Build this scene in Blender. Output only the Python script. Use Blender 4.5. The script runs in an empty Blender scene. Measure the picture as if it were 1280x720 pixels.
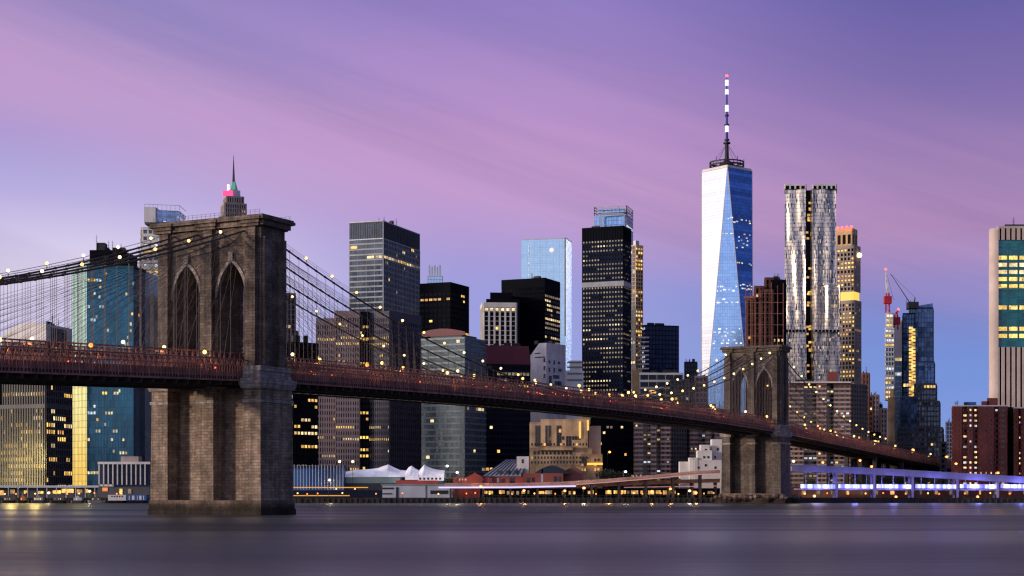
import bpy, math, random
from math import sin, cos, pi, radians, sqrt, atan2
rnd = random.Random(7)
# ------------------------------------------------------------------ camera, world, sun, exposure
S = bpy.context.scene
COL = S.collection
FP = 2050.0; CAMH = 6.8; HZ = 613.0          # focal length and horizon row in the 1280x720 photograph
cam_d = bpy.data.cameras.new('camera'); cam = bpy.data.objects.new('camera', cam_d); COL.objects.link(cam)
cam.location = (0, 0, CAMH); cam.rotation_euler = (pi/2, 0, 0)
cam_d.sensor_width = 36.0; cam_d.lens = 36.0*FP/1280.0; cam_d.shift_y = (HZ-360.0)/1280.0
cam_d.clip_start = 1.0; cam_d.clip_end = 30000.0
S.camera = cam
S.view_settings.view_transform = 'Standard'; S.view_settings.look = 'None'
S.view_settings.exposure = 0.14; S.view_settings.gamma = 1.0
S.render.engine = 'CYCLES'
S.cycles.use_denoising = True
S.cycles.max_bounces = 6; S.cycles.diffuse_bounces = 2; S.cycles.glossy_bounces = 4
S.cycles.caustics_reflective = False; S.cycles.caustics_refractive = False
S.cycles.sample_clamp_indirect = 4.0
S.cycles.filter_width = 1.3

def lin(r, g, b):
    return tuple(((c/255.0)/12.92 if c <= 10 else (((c/255.0)+0.055)/1.055)**2.4) for c in (r, g, b)) + (1.0,)

class NT:
    """small helper for building node trees"""
    def __init__(s, tree): s.t = tree; s.n = tree.nodes; s.l = tree.links
    def put(s, sock, v):
        if isinstance(v, bpy.types.NodeSocket): s.l.new(v, sock)
        elif v is not None: sock.default_value = v
    def math(s, op, a, b=None, c=None, clamp=False):
        n = s.n.new('ShaderNodeMath'); n.operation = op; n.use_clamp = clamp
        s.put(n.inputs[0], a)
        if b is not None: s.put(n.inputs[1], b)
        if c is not None: s.put(n.inputs[2], c)
        return n.outputs[0]
    def vmath(s, op, a, b=None):
        n = s.n.new('ShaderNodeVectorMath'); n.operation = op
        s.put(n.inputs[0], a)
        if b is not None: s.put(n.inputs[3 if op == 'SCALE' else 1], b)
        return n.outputs[1] if op in ('LENGTH', 'DOT_PRODUCT') else n.outputs[0]
    def ramp(s, fac, stops, interp='LINEAR'):
        n = s.n.new('ShaderNodeValToRGB'); n.color_ramp.interpolation = interp
        e = n.color_ramp.elements
        while len(e) < len(stops): e.new(0.5)
        for k, (p, c) in enumerate(stops): e[k].position = p; e[k].color = c
        s.put(n.inputs[0], fac); return n.outputs[0]
    def mix(s, fac, a, b, mode='MIX'):
        n = s.n.new('ShaderNodeMix'); n.data_type = 'RGBA'; n.blend_type = mode
        s.put(n.inputs[0], fac); s.put(n.inputs[6], a); s.put(n.inputs[7], b); return n.outputs[2]
    def mapr(s, v, a, b, c=0.0, d=1.0, smooth=True):
        n = s.n.new('ShaderNodeMapRange'); n.interpolation_type = 'SMOOTHSTEP' if smooth else 'LINEAR'
        s.put(n.inputs[0], v); n.inputs[1].default_value = a; n.inputs[2].default_value = b
        n.inputs[3].default_value = c; n.inputs[4].default_value = d; return n.outputs[0]
    def sep(s, v):
        n = s.n.new('ShaderNodeSeparateXYZ'); s.put(n.inputs[0], v); return n.outputs
    def comb(s, x, y, z=0.0):
        n = s.n.new('ShaderNodeCombineXYZ'); s.put(n.inputs[0], x); s.put(n.inputs[1], y); s.put(n.inputs[2], z); return n.outputs[0]
    def noise(s, vec, scale, detail=3.0, rough=0.5, dist=0.0):
        n = s.n.new('ShaderNodeTexNoise'); s.put(n.inputs['Vector'], vec); n.inputs['Scale'].default_value = scale
        n.inputs['Detail'].default_value = detail; n.inputs['Roughness'].default_value = rough; n.inputs['Distortion'].default_value = dist
        return n.outputs[0]
    def white(s, vec):
        n = s.n.new('ShaderNodeTexWhiteNoise'); n.noise_dimensions = '3D'; s.put(n.inputs['Vector'], vec); return n.outputs

W = bpy.data.worlds.new('World'); S.world = W; W.use_nodes = True
w = NT(W.node_tree); w.n.clear()
tc = w.n.new('ShaderNodeTexCoord').outputs['Generated']
dx, dy, dz = w.sep(tc)[:3]
az = w.math('ARCTAN2', dx, dy)
el = w.math('ARCSINE', w.math('MAXIMUM', dz, 0.0))
eld = w.math('MULTIPLY', el, 180/pi/90.0)                      # elevation / 90 deg
def EL(d): return d/90.0
left = w.ramp(eld, [(0.0, lin(152,160,212)), (EL(3), lin(180,176,220)), (EL(7.2), lin(220,210,232)), (EL(9.8), lin(178,168,214)),
                    (EL(12), lin(152,144,202)), (EL(16.5), lin(136,126,184)), (EL(30), lin(92,88,112)), (1.0, lin(54,54,74))])
mid = w.ramp(eld, [(0.0, lin(148,160,212)), (EL(4), lin(144,156,212)), (EL(7), lin(150,150,210)), (EL(9), lin(164,146,202)),
                   (EL(12), lin(174,138,194)), (EL(16.5), lin(142,122,188)), (EL(30), lin(92,86,110)), (1.0, lin(54,53,72))])
right = w.ramp(eld, [(0.0, lin(130,152,212)), (EL(4), lin(112,140,208)), (EL(7), lin(114,126,192)), (EL(8.8), lin(138,114,164)),
                     (EL(12), lin(132,110,168)), (EL(16.5), lin(96,90,158)), (EL(30), lin(76,70,110)), (1.0, lin(48,48,76))])
c1 = w.mix(w.mapr(az, -0.26, -0.02), left, mid)
c1 = w.mix(w.mapr(az, 0.0, 0.26), c1, right)
# cloud veil: long soft bands that slope down to the right
cu = w.math('ADD', w.math('MULTIPLY', az, 0.9), w.math('MULTIPLY', el, 1.6))
cv = w.math('ADD', w.math('MULTIPLY', el, 5.0), w.math('MULTIPLY', az, 1.5))
cl = w.noise(w.comb(cu, cv, 0.3), 2.0, 7.0, 0.55, 0.8)
band = w.math('ADD', el, w.math('MULTIPLY', az, 0.17))         # the pink band's middle, 12 deg high on the left, 9 on the right
pinkb = w.math('MULTIPLY', w.mapr(band, 0.125, 0.195), w.mapr(band, 0.285, 0.205))
pf = w.math('MULTIPLY', pinkb, w.mapr(cl, 0.32, 0.68, 0.15, 0.95))
c1 = w.mix(w.math('MULTIPLY', pf, 0.66), c1, lin(205,156,196))
dk = w.math('MULTIPLY', w.mapr(w.noise(w.comb(cu, cv, 4.3), 1.9, 7.0, 0.58, 0.7), 0.42, 0.70), w.mapr(el, 0.03, 0.15))
c1 = w.mix(w.math('MULTIPLY', dk, 0.34), c1, lin(110,104,160))
# the rest of the dome: afterglow to the west (left of the view), dull blue dusk behind and to the right
glow = w.ramp(eld, [(0.0, (1.55,1.28,1.10,1)), (EL(8), (1.62,1.42,1.38,1)), (EL(25), (0.90,0.82,1.05,1)), (EL(50), (0.16,0.18,0.36,1)), (1.0, (0.05,0.06,0.15,1))])
dusk = w.ramp(eld, [(0.0, (0.10,0.15,0.33,1)), (EL(10), (0.075,0.115,0.29,1)), (EL(40), (0.045,0.06,0.17,1)), (1.0, (0.04,0.05,0.13,1))])
aabs = w.math('ABSOLUTE', az)
back = w.ramp(eld, [(0.0, (0.66,0.66,0.84,1)), (EL(12), (0.52,0.55,0.82,1)), (EL(35), (0.17,0.19,0.38,1)), (1.0, (0.05,0.06,0.15,1))])
dusk = w.mix(w.mapr(aabs, 2.35, 3.05), dusk, back)
c2 = w.mix(w.mapr(aabs, 0.38, 1.15), c1, dusk)
gl = w.math('MULTIPLY', w.mapr(az, -0.5, -1.15), w.mapr(az, -3.1, -2.1))
c2 = w.mix(gl, c2, glow)
c2 = w.mix(w.mapr(dz, -0.002, -0.05), c2, (0.03,0.035,0.06,1))
bg = w.n.new('ShaderNodeBackground'); w.put(bg.inputs[0], c2); bg.inputs[1].default_value = 1.0
# a trace of physical twilight sky under the cloud veil
sk = w.n.new('ShaderNodeTexSky'); sk.sky_type = 'NISHITA'; sk.sun_disc = False
sk.sun_elevation = radians(2.0); sk.sun_rotation = radians(-105)
bg2 = w.n.new('ShaderNodeBackground'); w.put(bg2.inputs[0], sk.outputs[0]); bg2.inputs[1].default_value = 0.004
ad = w.n.new('ShaderNodeAddShader'); w.l.new(bg.outputs[0], ad.inputs[0]); w.l.new(bg2.outputs[0], ad.inputs[1])
wo = w.n.new('ShaderNodeOutputWorld'); w.l.new(ad.outputs[0], wo.inputs[0])

sd = bpy.data.lights.new('sun', 'SUN'); sd.energy = 2.3; sd.angle = radians(5); sd.color = (1.0, 0.80, 0.66)
sun = bpy.data.objects.new('sun', sd); COL.objects.link(sun)
# light comes from low on the left, slightly behind the camera
import mathutils
Ldir = mathutils.Vector((-0.93, -0.34, 0.15)).normalized()
sun.rotation_euler = Ldir.to_track_quat('Z', 'Y').to_euler()

# ------------------------------------------------------------------ helpers
def PX(px, d): return (px-640.0)/FP*d
def PZ(py, d): return CAMH+(HZ-py)/FP*d
def PT(px, py, d): return (PX(px, d), d, PZ(py, d))

class MB:
    """collects faces in world space, builds ONE mesh object"""
    def __init__(s): s.v = []; s.f = []; s.m = []
    def face(s, pts, m=0):
        b = len(s.v); s.v.extend(pts); s.f.append(tuple(range(b, b+len(pts)))); s.m.append(m)
    def hexa(s, p, m=0, skip=()):
        # p: 8 pts, bottom 0-3 CCW, top 4-7
        b = len(s.v); s.v.extend(p)
        for k, q in enumerate(((0,3,2,1),(4,5,6,7),(0,1,5,4),(1,2,6,5),(2,3,7,6),(3,0,4,7))):
            if k in skip: continue
            s.f.append(tuple(b+i for i in q)); s.m.append(m)
    def box(s, x0, x1, y0, y1, z0, z1, m=0):
        s.hexa([(x0,y0,z0),(x1,y0,z0),(x1,y1,z0),(x0,y1,z0),(x0,y0,z1),(x1,y0,z1),(x1,y1,z1),(x0,y1,z1)], m)
    def obox(s, A, t, n, u0, u1, o0, o1, z0, z1, m=0, skip=()):
        # box along a facade line from A: tangent t, outward normal n
        def P(u, o, z): return (A[0]+t[0]*u+n[0]*o, A[1]+t[1]*u+n[1]*o, z)
        s.hexa([P(u0,o1,z0),P(u1,o1,z0),P(u1,o0,z0),P(u0,o0,z0),P(u0,o1,z1),P(u1,o1,z1),P(u1,o0,z1),P(u0,o0,z1)], m, skip)
    def prism(s, poly, z0, z1, m=0, mt=None, bottom=False):
        n = len(poly)
        for i in range(n):
            a, b = poly[i], poly[(i+1) % n]
            s.face([(a[0],a[1],z0),(b[0],b[1],z0),(b[0],b[1],z1),(a[0],a[1],z1)], m)
        s.face([(p[0],p[1],z1) for p in poly], m if mt is None else mt)
        if bottom: s.face([(p[0],p[1],z0) for p in reversed(poly)], m)
    def loft(s, p0, z0, p1, z1, m=0, cap=True):
        n = len(p0)
        for i in range(n):
            j = (i+1) % n
            s.face([(p0[i][0],p0[i][1],z0),(p0[j][0],p0[j][1],z0),(p1[j][0],p1[j][1],z1),(p1[i][0],p1[i][1],z1)], m)
        if cap: s.face([(p[0],p[1],z1) for p in p1], m)
    def bar(s, a, b, r, m=0, k=4, r2=None):
        a = mathutils.Vector(a); b = mathutils.Vector(b); d = b-a
        if d.length < 1e-6: return
        d.normalize(); up = mathutils.Vector((0,0,1)) if abs(d.z) < 0.95 else mathutils.Vector((1,0,0))
        x = d.cross(up).normalized(); y = x.cross(d)
        r2 = r if r2 is None else r2
        i0 = len(s.v)
        for (c, rr) in ((a, r), (b, r2)):
            for i in range(k):
                an = 2*pi*i/k+pi/4; s.v.append(tuple(c+x*(cos(an)*rr)+y*(sin(an)*rr)))
        for i in range(k):
            j = (i+1) % k; s.f.append((i0+i, i0+j, i0+k+j, i0+k+i)); s.m.append(m)
        s.f.append(tuple(i0+k+i for i in range(k))); s.m.append(m)
        s.f.append(tuple(i0+k-1-i for i in range(k))); s.m.append(m)
    def tube(s, pts, r, m=0, k=6):
        for a, b in zip(pts, pts[1:]): s.bar(a, b, r, m, k)
    def ball(s, c, r, m=0, seg=8, ring=5, sz=1.0):
        for i in range(ring):
            t0 = pi*i/ring; t1 = pi*(i+1)/ring
            for j in range(seg):
                a0 = 2*pi*j/seg; a1 = 2*pi*(j+1)/seg
                def P(t, a): return (c[0]+r*sin(t)*cos(a), c[1]+r*sin(t)*sin(a), c[2]-r*sz*cos(t))
                if i == 0: s.face([P(t0,a0), P(t1,a1), P(t1,a0)][::-1] if False else [P(t0,a0),P(t1,a1),P(t1,a0)][::-1], m)
                elif i == ring-1: s.face([P(t0,a0), P(t0,a1), P(t1,a0)], m)
                else: s.face([P(t0,a0),P(t0,a1),P(t1,a1),P(t1,a0)], m)
    def lathe(s, c, prof, seg=12, m=0):
        for (r0,z0),(r1,z1) in zip(prof, prof[1:]):
            for j in range(seg):
                a0 = 2*pi*j/seg; a1 = 2*pi*(j+1)/seg
                q = [(c[0]+r0*cos(a0),c[1]+r0*sin(a0),z0),(c[0]+r0*cos(a1),c[1]+r0*sin(a1),z0),(c[0]+r1*cos(a1),c[1]+r1*sin(a1),z1),(c[0]+r1*cos(a0),c[1]+r1*sin(a0),z1)]
                if r0 < 1e-4: q = [q[0], q[2], q[3]]
                elif r1 < 1e-4: q = q[:3]
                s.face(q, m)
    def build(s, name, mats, parent=None, smooth=False):
        if not isinstance(mats, (list, tuple)): mats = [mats]
        ox, oy, oz = origin(parent)
        me = bpy.data.meshes.new(name)
        me.from_pydata([(x-ox, y-oy, z-oz) for x, y, z in s.v], [], s.f)
        for m in mats: me.materials.append(m)
        me.polygons.foreach_set('material_index', s.m)
        if smooth: me.polygons.foreach_set('use_smooth', [True]*len(s.f))
        # uv in metres: u along the face, v up
        uv = me.uv_layers.new(name='UVMap')
        import numpy as np
        nl = len(me.loops); nf = len(me.polygons)
        vi = np.empty(nl, 'i'); me.loops.foreach_get('vertex_index', vi)
        nn = np.empty(nf*3, 'f'); me.polygons.foreach_get('normal', nn); nn = nn.reshape(-1,3)
        ls = np.empty(nf, 'i'); me.polygons.foreach_get('loop_total', ls)
        pn = np.repeat(nn, ls, axis=0); co = np.array(s.v, dtype='f')[vi]
        h = np.hypot(pn[:,0], pn[:,1]); hs = np.maximum(h, 1e-6)
        u = (co[:,0]*(-pn[:,1])+co[:,1]*pn[:,0])/hs; v = co[:,2].copy()
        flat = h < 0.3; u[flat] = co[flat,0]; v[flat] = co[flat,1]
        uv.data.foreach_set('uv', np.stack([u, v], 1).ravel())
        o = bpy.data.objects.new(name, me); COL.objects.link(o)
        if parent is not None: o.parent = parent
        return o
ORG = {}
def origin(p):
    if p is None: return (0,0,0)
    return ORG.get(p.name, (0,0,0))
def thing(name, label, cat, loc, group=None):
    o = bpy.data.objects.new(name, None); COL.objects.link(o); o.empty_display_size = 1
    o.location = loc; o['label'] = label; o['category'] = cat
    if group: o['group'] = group
    ORG[o.name] = tuple(loc); return o
def part(mb, name, mats, parent, smooth=False):
    o = mb.build(name, mats, parent, smooth); ORG[o.name] = ORG.get(parent.name, (0,0,0)); return o
def struct(mb, name, mats):
    o = mb.build(name, mats); o['kind'] = 'structure'; return o

# ------------------------------------------------------------------ materials
def newmat(name):
    m = bpy.data.materials.new(name); m.use_nodes = True; t = NT(m.node_tree)
    p = m.node_tree.nodes['Principled BSDF']; return m, t, p
def uvn(t):
    n = t.n.new('ShaderNodeUVMap'); n.uv_map = 'UVMap'; return n.outputs[0]
def pos(t): return t.n.new('ShaderNodeNewGeometry').outputs['Position']
def plain(name, col, rough=0.8, metal=0.0, var=0.25, scale=0.25, spec=0.4, bump=0.0):
    m, t, p = newmat(name)
    g = pos(t)
    n = t.noise(g, scale, 4.0, 0.6)
    # long vertical weather streaks on top of blotches
    n2 = t.noise(t.vmath('MULTIPLY', g, (1.6, 1.6, 0.08)), scale*2, 3.0, 0.6)
    f = t.math('MULTIPLY', t.mapr(n, 0.3, 0.7, 1-var, 1+var*0.6), t.mapr(n2, 0.3, 0.7, 1-var*0.6, 1+var*0.4))
    c = t.vmath('SCALE', tuple(col[:3]), f)
    t.put(p.inputs['Base Color'], c); p.inputs['Roughness'].default_value = rough; p.inputs['Metallic'].default_value = metal
    p.inputs['Specular IOR Level'].default_value = spec
    if bump:
        b = t.n.new('ShaderNodeBump'); b.inputs['Strength'].default_value = bump; b.inputs['Distance'].default_value = 0.3
        t.put(b.inputs['Height'], t.noise(g, 1.5, 4.0)); t.l.new(b.outputs[0], p.inputs['Normal'])
    return m
def stone(name, col, bw=1.8, bh=0.75, dark=0.55, wet=True, water=4.0):
    m, t, p = newmat(name); uv = uvn(t)
    br = t.n.new('ShaderNodeTexBrick'); t.put(br.inputs['Vector'], uv)
    br.inputs['Color1'].default_value = (1.15,1.12,1.08,1); br.inputs['Color2'].default_value = (0.72,0.70,0.70,1); br.inputs['Mortar'].default_value = (0.58,0.55,0.53,1)
    br.inputs['Scale'].default_value = 1.0; br.inputs['Brick Width'].default_value = bw; br.inputs['Row Height'].default_value = bh
    br.inputs['Mortar Size'].default_value = 0.06; br.inputs['Mortar Smooth'].default_value = 0.4; br.inputs['Bias'].default_value = 0.1
    g = pos(t)
    n = t.noise(g, 0.14, 7.0, 0.7); n2 = t.noise(t.vmath('MULTIPLY', g, (1.0,1.0,0.05)), 0.7, 4.0, 0.6)
    f = t.math('MULTIPLY', t.mapr(n, 0.3, 0.72, dark, 1.2), t.mapr(n2, 0.35, 0.65, 0.68, 1.1))
    # soot and joint holes: scattered dark specks
    sp = t.noise(t.vmath('MULTIPLY', g, (1.0,1.0,0.6)), 1.3, 2.0, 0.7)
    f = t.math('MULTIPLY', f, t.mapr(sp, 0.30, 0.42, 0.55, 1.0))
    if wet:
        z = t.sep(g)[2]
        f = t.math('MULTIPLY', f, t.mapr(t.math('ADD', z, t.math('MULTIPLY', n, 2.0)), water-1.5, water+0.6, 0.22, 1.0))
    c = t.vmath('SCALE', t.mix(1.0, br.outputs[0], tuple(col[:3])+(1,), 'MULTIPLY'), f)
    t.put(p.inputs['Base Color'], c); p.inputs['Roughness'].default_value = 0.88; p.inputs['Specular IOR Level'].default_value = 0.25
    b = t.n.new('ShaderNodeBump'); b.inputs['Strength'].default_value = 0.6; b.inputs['Distance'].default_value = 0.25
    t.put(b.inputs['Height'], t.math('ADD', br.outputs['Fac'] if False else t.math('MULTIPLY', br.outputs[1], -1.0), t.noise(g, 2.2, 4.0))); t.l.new(b.outputs[0], p.inputs['Normal'])
    return m
def glass(name, col, rough=0.12, metal=0.0, cell=(1.5, 4.0), var=0.35, tilt=0.02, spec=0.7, line=0.0, linecol=(0.02,0.02,0.025), interior=0.0, intcol=(1.0,0.75,0.4), idens=0.06, bands=0.0, flecks=0.0):
    m, t, p = newmat(name); uv = uvn(t)
    u, v = t.sep(uv)[:2]
    cu = t.math('DIVIDE', u, cell[0]); cv = t.math('DIVIDE', v, cell[1])
    ci = t.comb(t.math('FLOOR', cu), t.math('FLOOR', cv), 1.0)
    wn = t.white(ci)
    big = t.noise(t.comb(t.math('MULTIPLY', u, 0.02), t.math('MULTIPLY', v, 0.012), 2.0), 3.0, 4.0, 0.6)
    f = t.math('MULTIPLY', t.mapr(wn[0], 0, 1, 1-var, 1+var*0.5, False), t.mapr(big, 0.3, 0.7, 1-var*0.8, 1+var*0.6))
    if bands:
        rw = t.white(t.comb(0.0, t.math('FLOOR', cv), 5.0))[0]
        f = t.math('MULTIPLY', f, t.mapr(rw, 0, 1, 1-bands, 1+bands*0.5, False))
    c = t.vmath('SCALE', tuple(col[:3]), f)
    if line:
        fu = t.math('FRACT', cu); fv = t.math('FRACT', cv)
        e = t.math('MAXIMUM', t.math('LESS_THAN', fu, line/cell[0]), t.math('LESS_THAN', fv, line*1.3/cell[1]))
        c = t.mix(e, c, tuple(linecol)+(1,))
    t.put(p.inputs['Base Color'], c); p.inputs['Roughness'].default_value = rough; p.inputs['Metallic'].default_value = metal
    p.inputs['Specular IOR Level'].default_value = spec
    ge = t.n.new('ShaderNodeNewGeometry')
    off = t.vmath('SCALE', t.vmath('SUBTRACT', wn[1], (0.5,0.5,0.5)), tilt*2)
    w2 = t.n.new('ShaderNodeTexNoise'); t.put(w2.inputs['Vector'], ge.outputs['Position']); w2.inputs['Scale'].default_value = 0.05
    off2 = t.vmath('SCALE', t.vmath('SUBTRACT', w2.outputs[1], (0.5,0.5,0.5)), tilt*4)
    t.put(p.inputs['Normal'], t.vmath('NORMALIZE', t.vmath('ADD', ge.outputs['Normal'], t.vmath('ADD', off, off2))))
    if interior:
        on = t.math('GREATER_THAN', t.math('ADD', t.math('MULTIPLY', t.white(t.comb(t.math('FLOOR', t.math('DIVIDE', cu, 3.0)), t.math('FLOOR', cv), 9.0))[0], 0.6), t.math('MULTIPLY', t.white(t.comb(t.math('FLOOR', cu), t.math('FLOOR', cv), 3.0))[0], 0.4)), 1-idens*2.2)
        fu = t.math('FRACT', cu); fv = t.math('FRACT', cv)
        ins = t.math('MULTIPLY', t.math('MULTIPLY', t.math('GREATER_THAN', fu, 0.2), t.math('LESS_THAN', fu, 0.88)), t.math('MULTIPLY', t.math('GREATER_THAN', fv, 0.28), t.math('LESS_THAN', fv, 0.72)))
        es = t.math('MULTIPLY', t.math('MULTIPLY', on, ins), t.mapr(wn[0], 0, 1, interior*0.3, interior, False))
        p.inputs['Emission Color'].default_value = tuple(intcol)+(1,); t.put(p.inputs['Emission Strength'], es)
        m.cycles.emission_sampling = 'NONE'
    return m
def lit(name, col, strength, var=0.6):
    m, t, p = newmat(name)
    oi = t.n.new('ShaderNodeObjectInfo').outputs['Random']
    g = pos(t)
    n = t.white(t.vmath('SNAP', g, (3.0, 3.0, 3.9)))[0]
    n2 = t.noise(g, 0.9, 2.0)
    k = t.math('MULTIPLY', t.mapr(n, 0, 1, 1-var, 1+var*0.5, False), t.mapr(n2, 0.3, 0.7, 0.55, 1.25))
    k = t.math('MULTIPLY', k, t.mapr(oi, 0, 1, 1-var*0.5, 1.15, False))
    p.inputs['Base Color'].default_value = (0.05,0.05,0.05,1)
    p.inputs['Emission Color'].default_value = tuple(col)+(1,); t.put(p.inputs['Emission Strength'], t.math('MULTIPLY', k, strength))
    p.inputs['Roughness'].default_value = 0.3
    m.cycles.emission_sampling = 'NONE'
    return m
def lamp(name, col, strength):
    m, t, p = newmat(name)
    p.inputs['Base Color'].default_value = (0.1,0.1,0.1,1); p.inputs['Emission Color'].default_value = tuple(col)+(1,)
    p.inputs['Emission Strength'].default_value = strength
    return m
M = {}
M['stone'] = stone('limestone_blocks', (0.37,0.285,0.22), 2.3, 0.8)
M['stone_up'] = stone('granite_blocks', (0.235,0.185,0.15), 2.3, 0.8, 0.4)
M['stone_far'] = stone('shade_dark_granite', (0.19,0.155,0.13), 2.1, 0.8)  # darker stone whose colour also takes in the far tower's shade
M['stone_trim'] = stone('pale_granite', (0.42,0.38,0.35), 2.4, 0.9, 0.7)
M['footing'] = stone('footing_rock', (0.24,0.175,0.135), 3.0, 1.4, 0.5, True, 4.4)
M['steel_red'] = plain('red_brown_paint', (0.38,0.155,0.12), 0.6, 0.0, 0.4, 0.3)
M['steel_dark'] = plain('dark_steel', (0.035,0.022,0.02), 0.6, 0.0, 0.35, 0.3)
M['cable'] = plain('cable_wrap', (0.09,0.07,0.06), 0.6, 0.0, 0.25, 0.5)
M['wire'] = plain('wire_rope', (0.11,0.09,0.09), 0.6, 0.0, 0.2, 0.5)
M['asphalt'] = plain('asphalt', (0.05,0.05,0.052), 0.9, 0.0, 0.2, 0.2)
M['concrete'] = plain('concrete', (0.32,0.30,0.28), 0.85, 0.0, 0.3, 0.1)
M['dark'] = plain('dark_metal', (0.02,0.02,0.024), 0.6, 0.0, 0.3, 0.2)
M['roof_dark'] = plain('roof_felt', (0.03,0.03,0.033), 0.9, 0.0, 0.3, 0.1)
M['white_paint'] = plain('white_paint', (0.72,0.72,0.74), 0.6, 0.0, 0.15, 0.1)
M['lamp_warm'] = lamp('lamp_warm', (1.0,0.54,0.13), 3.4)
M['lamp_pale'] = lamp('lamp_pale', (1.0,0.74,0.32), 3.4)
M['lamp_orange'] = lamp('lamp_sodium', (1.0,0.20,0.016), 2.9)
M['lamp_red'] = lamp('lamp_red', (1.0,0.05,0.04), 6.0)
M['lamp_white'] = lamp('lamp_cool', (0.75,0.85,1.0), 2.5)
L_Y = lit('lit_yellow', (1.0,0.60,0.13), 1.45); L_W = lit('lit_warm', (1.0,0.74,0.36), 1.25); L_C = lit('lit_cool', (0.85,0.92,1.0), 0.9)
L_A = lit('lit_amber', (1.0,0.52,0.15), 1.0); L_D = lit('lit_dim', (1.0,0.74,0.42), 0.30)
M['pane'] = glass('window_pane', (0.012,0.015,0.022), 0.15, 0.0, (2,2), 0.4, 0.03)

# ------------------------------------------------------------------ water and land
def water_mat():
    m, t, p = newmat('river_water'); g = pos(t)
    st = t.vmath('MULTIPLY', g, (0.0034, 0.011, 0.0))
    b = t.noise(st, 0.8, 1.6, 0.4, 1.4)
    fine = t.noise(t.vmath('MULTIPLY', g, (0.012, 0.25, 0.0)), 1.0, 4.0, 0.6)
    t.put(p.inputs['Base Color'], t.mix(t.mapr(b, 0.35, 0.65), (0.050,0.056,0.058,1), (0.120,0.125,0.122,1)))
    t.put(p.inputs['Roughness'], t.mapr(b, 0.30, 0.70, 0.44, 0.28))
    p.inputs['IOR'].default_value = 1.33; p.inputs['Specular IOR Level'].default_value = 0.32
    bp = t.n.new('ShaderNodeBump'); bp.inputs['Strength'].default_value = 1.0; bp.inputs['Distance'].default_value = 1.0
    wv = t.noise(t.vmath('MULTIPLY', g, (0.05, 0.16, 0.0)), 1.0, 4.0, 0.6)
    t.put(bp.inputs['Height'], t.math('ADD', t.math('MULTIPLY', fine, 0.05), t.math('MULTIPLY', wv, 0.45))); t.l.new(bp.outputs[0], p.inputs['Normal'])
    return m
SHORE = 884.0
mb = MB()
for i in range(-30, 30):
    mb.face([(i*400,-2000,0),((i+1)*400,-2000,0),((i+1)*400,SHORE+1,0),(i*400,SHORE+1,0)])
struct(mb, 'water', water_mat())
mb = MB(); mb.face([(-14000,SHORE+0.6,2.6),(14000,SHORE+0.6,2.6),(14000,14000,2.6),(-14000,14000,2.6)])
struct(mb, 'ground', plain('city_ground', (0.05,0.05,0.05), 0.95, 0.0, 0.3, 0.02))
mb = MB(); mb.box(-3000,3000,SHORE,SHORE+0.8,-3,2.9)
for i in range(-200, 200): mb.box(i*3.0, i*3.0+0.5, SHORE-0.5, SHORE-0.02, -3, 2.5)
q = mb.build('quay_wall', plain('quay', (0.035,0.032,0.03), 0.8, 0.0, 0.4, 0.3)); q['kind'] = 'structure'

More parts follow.
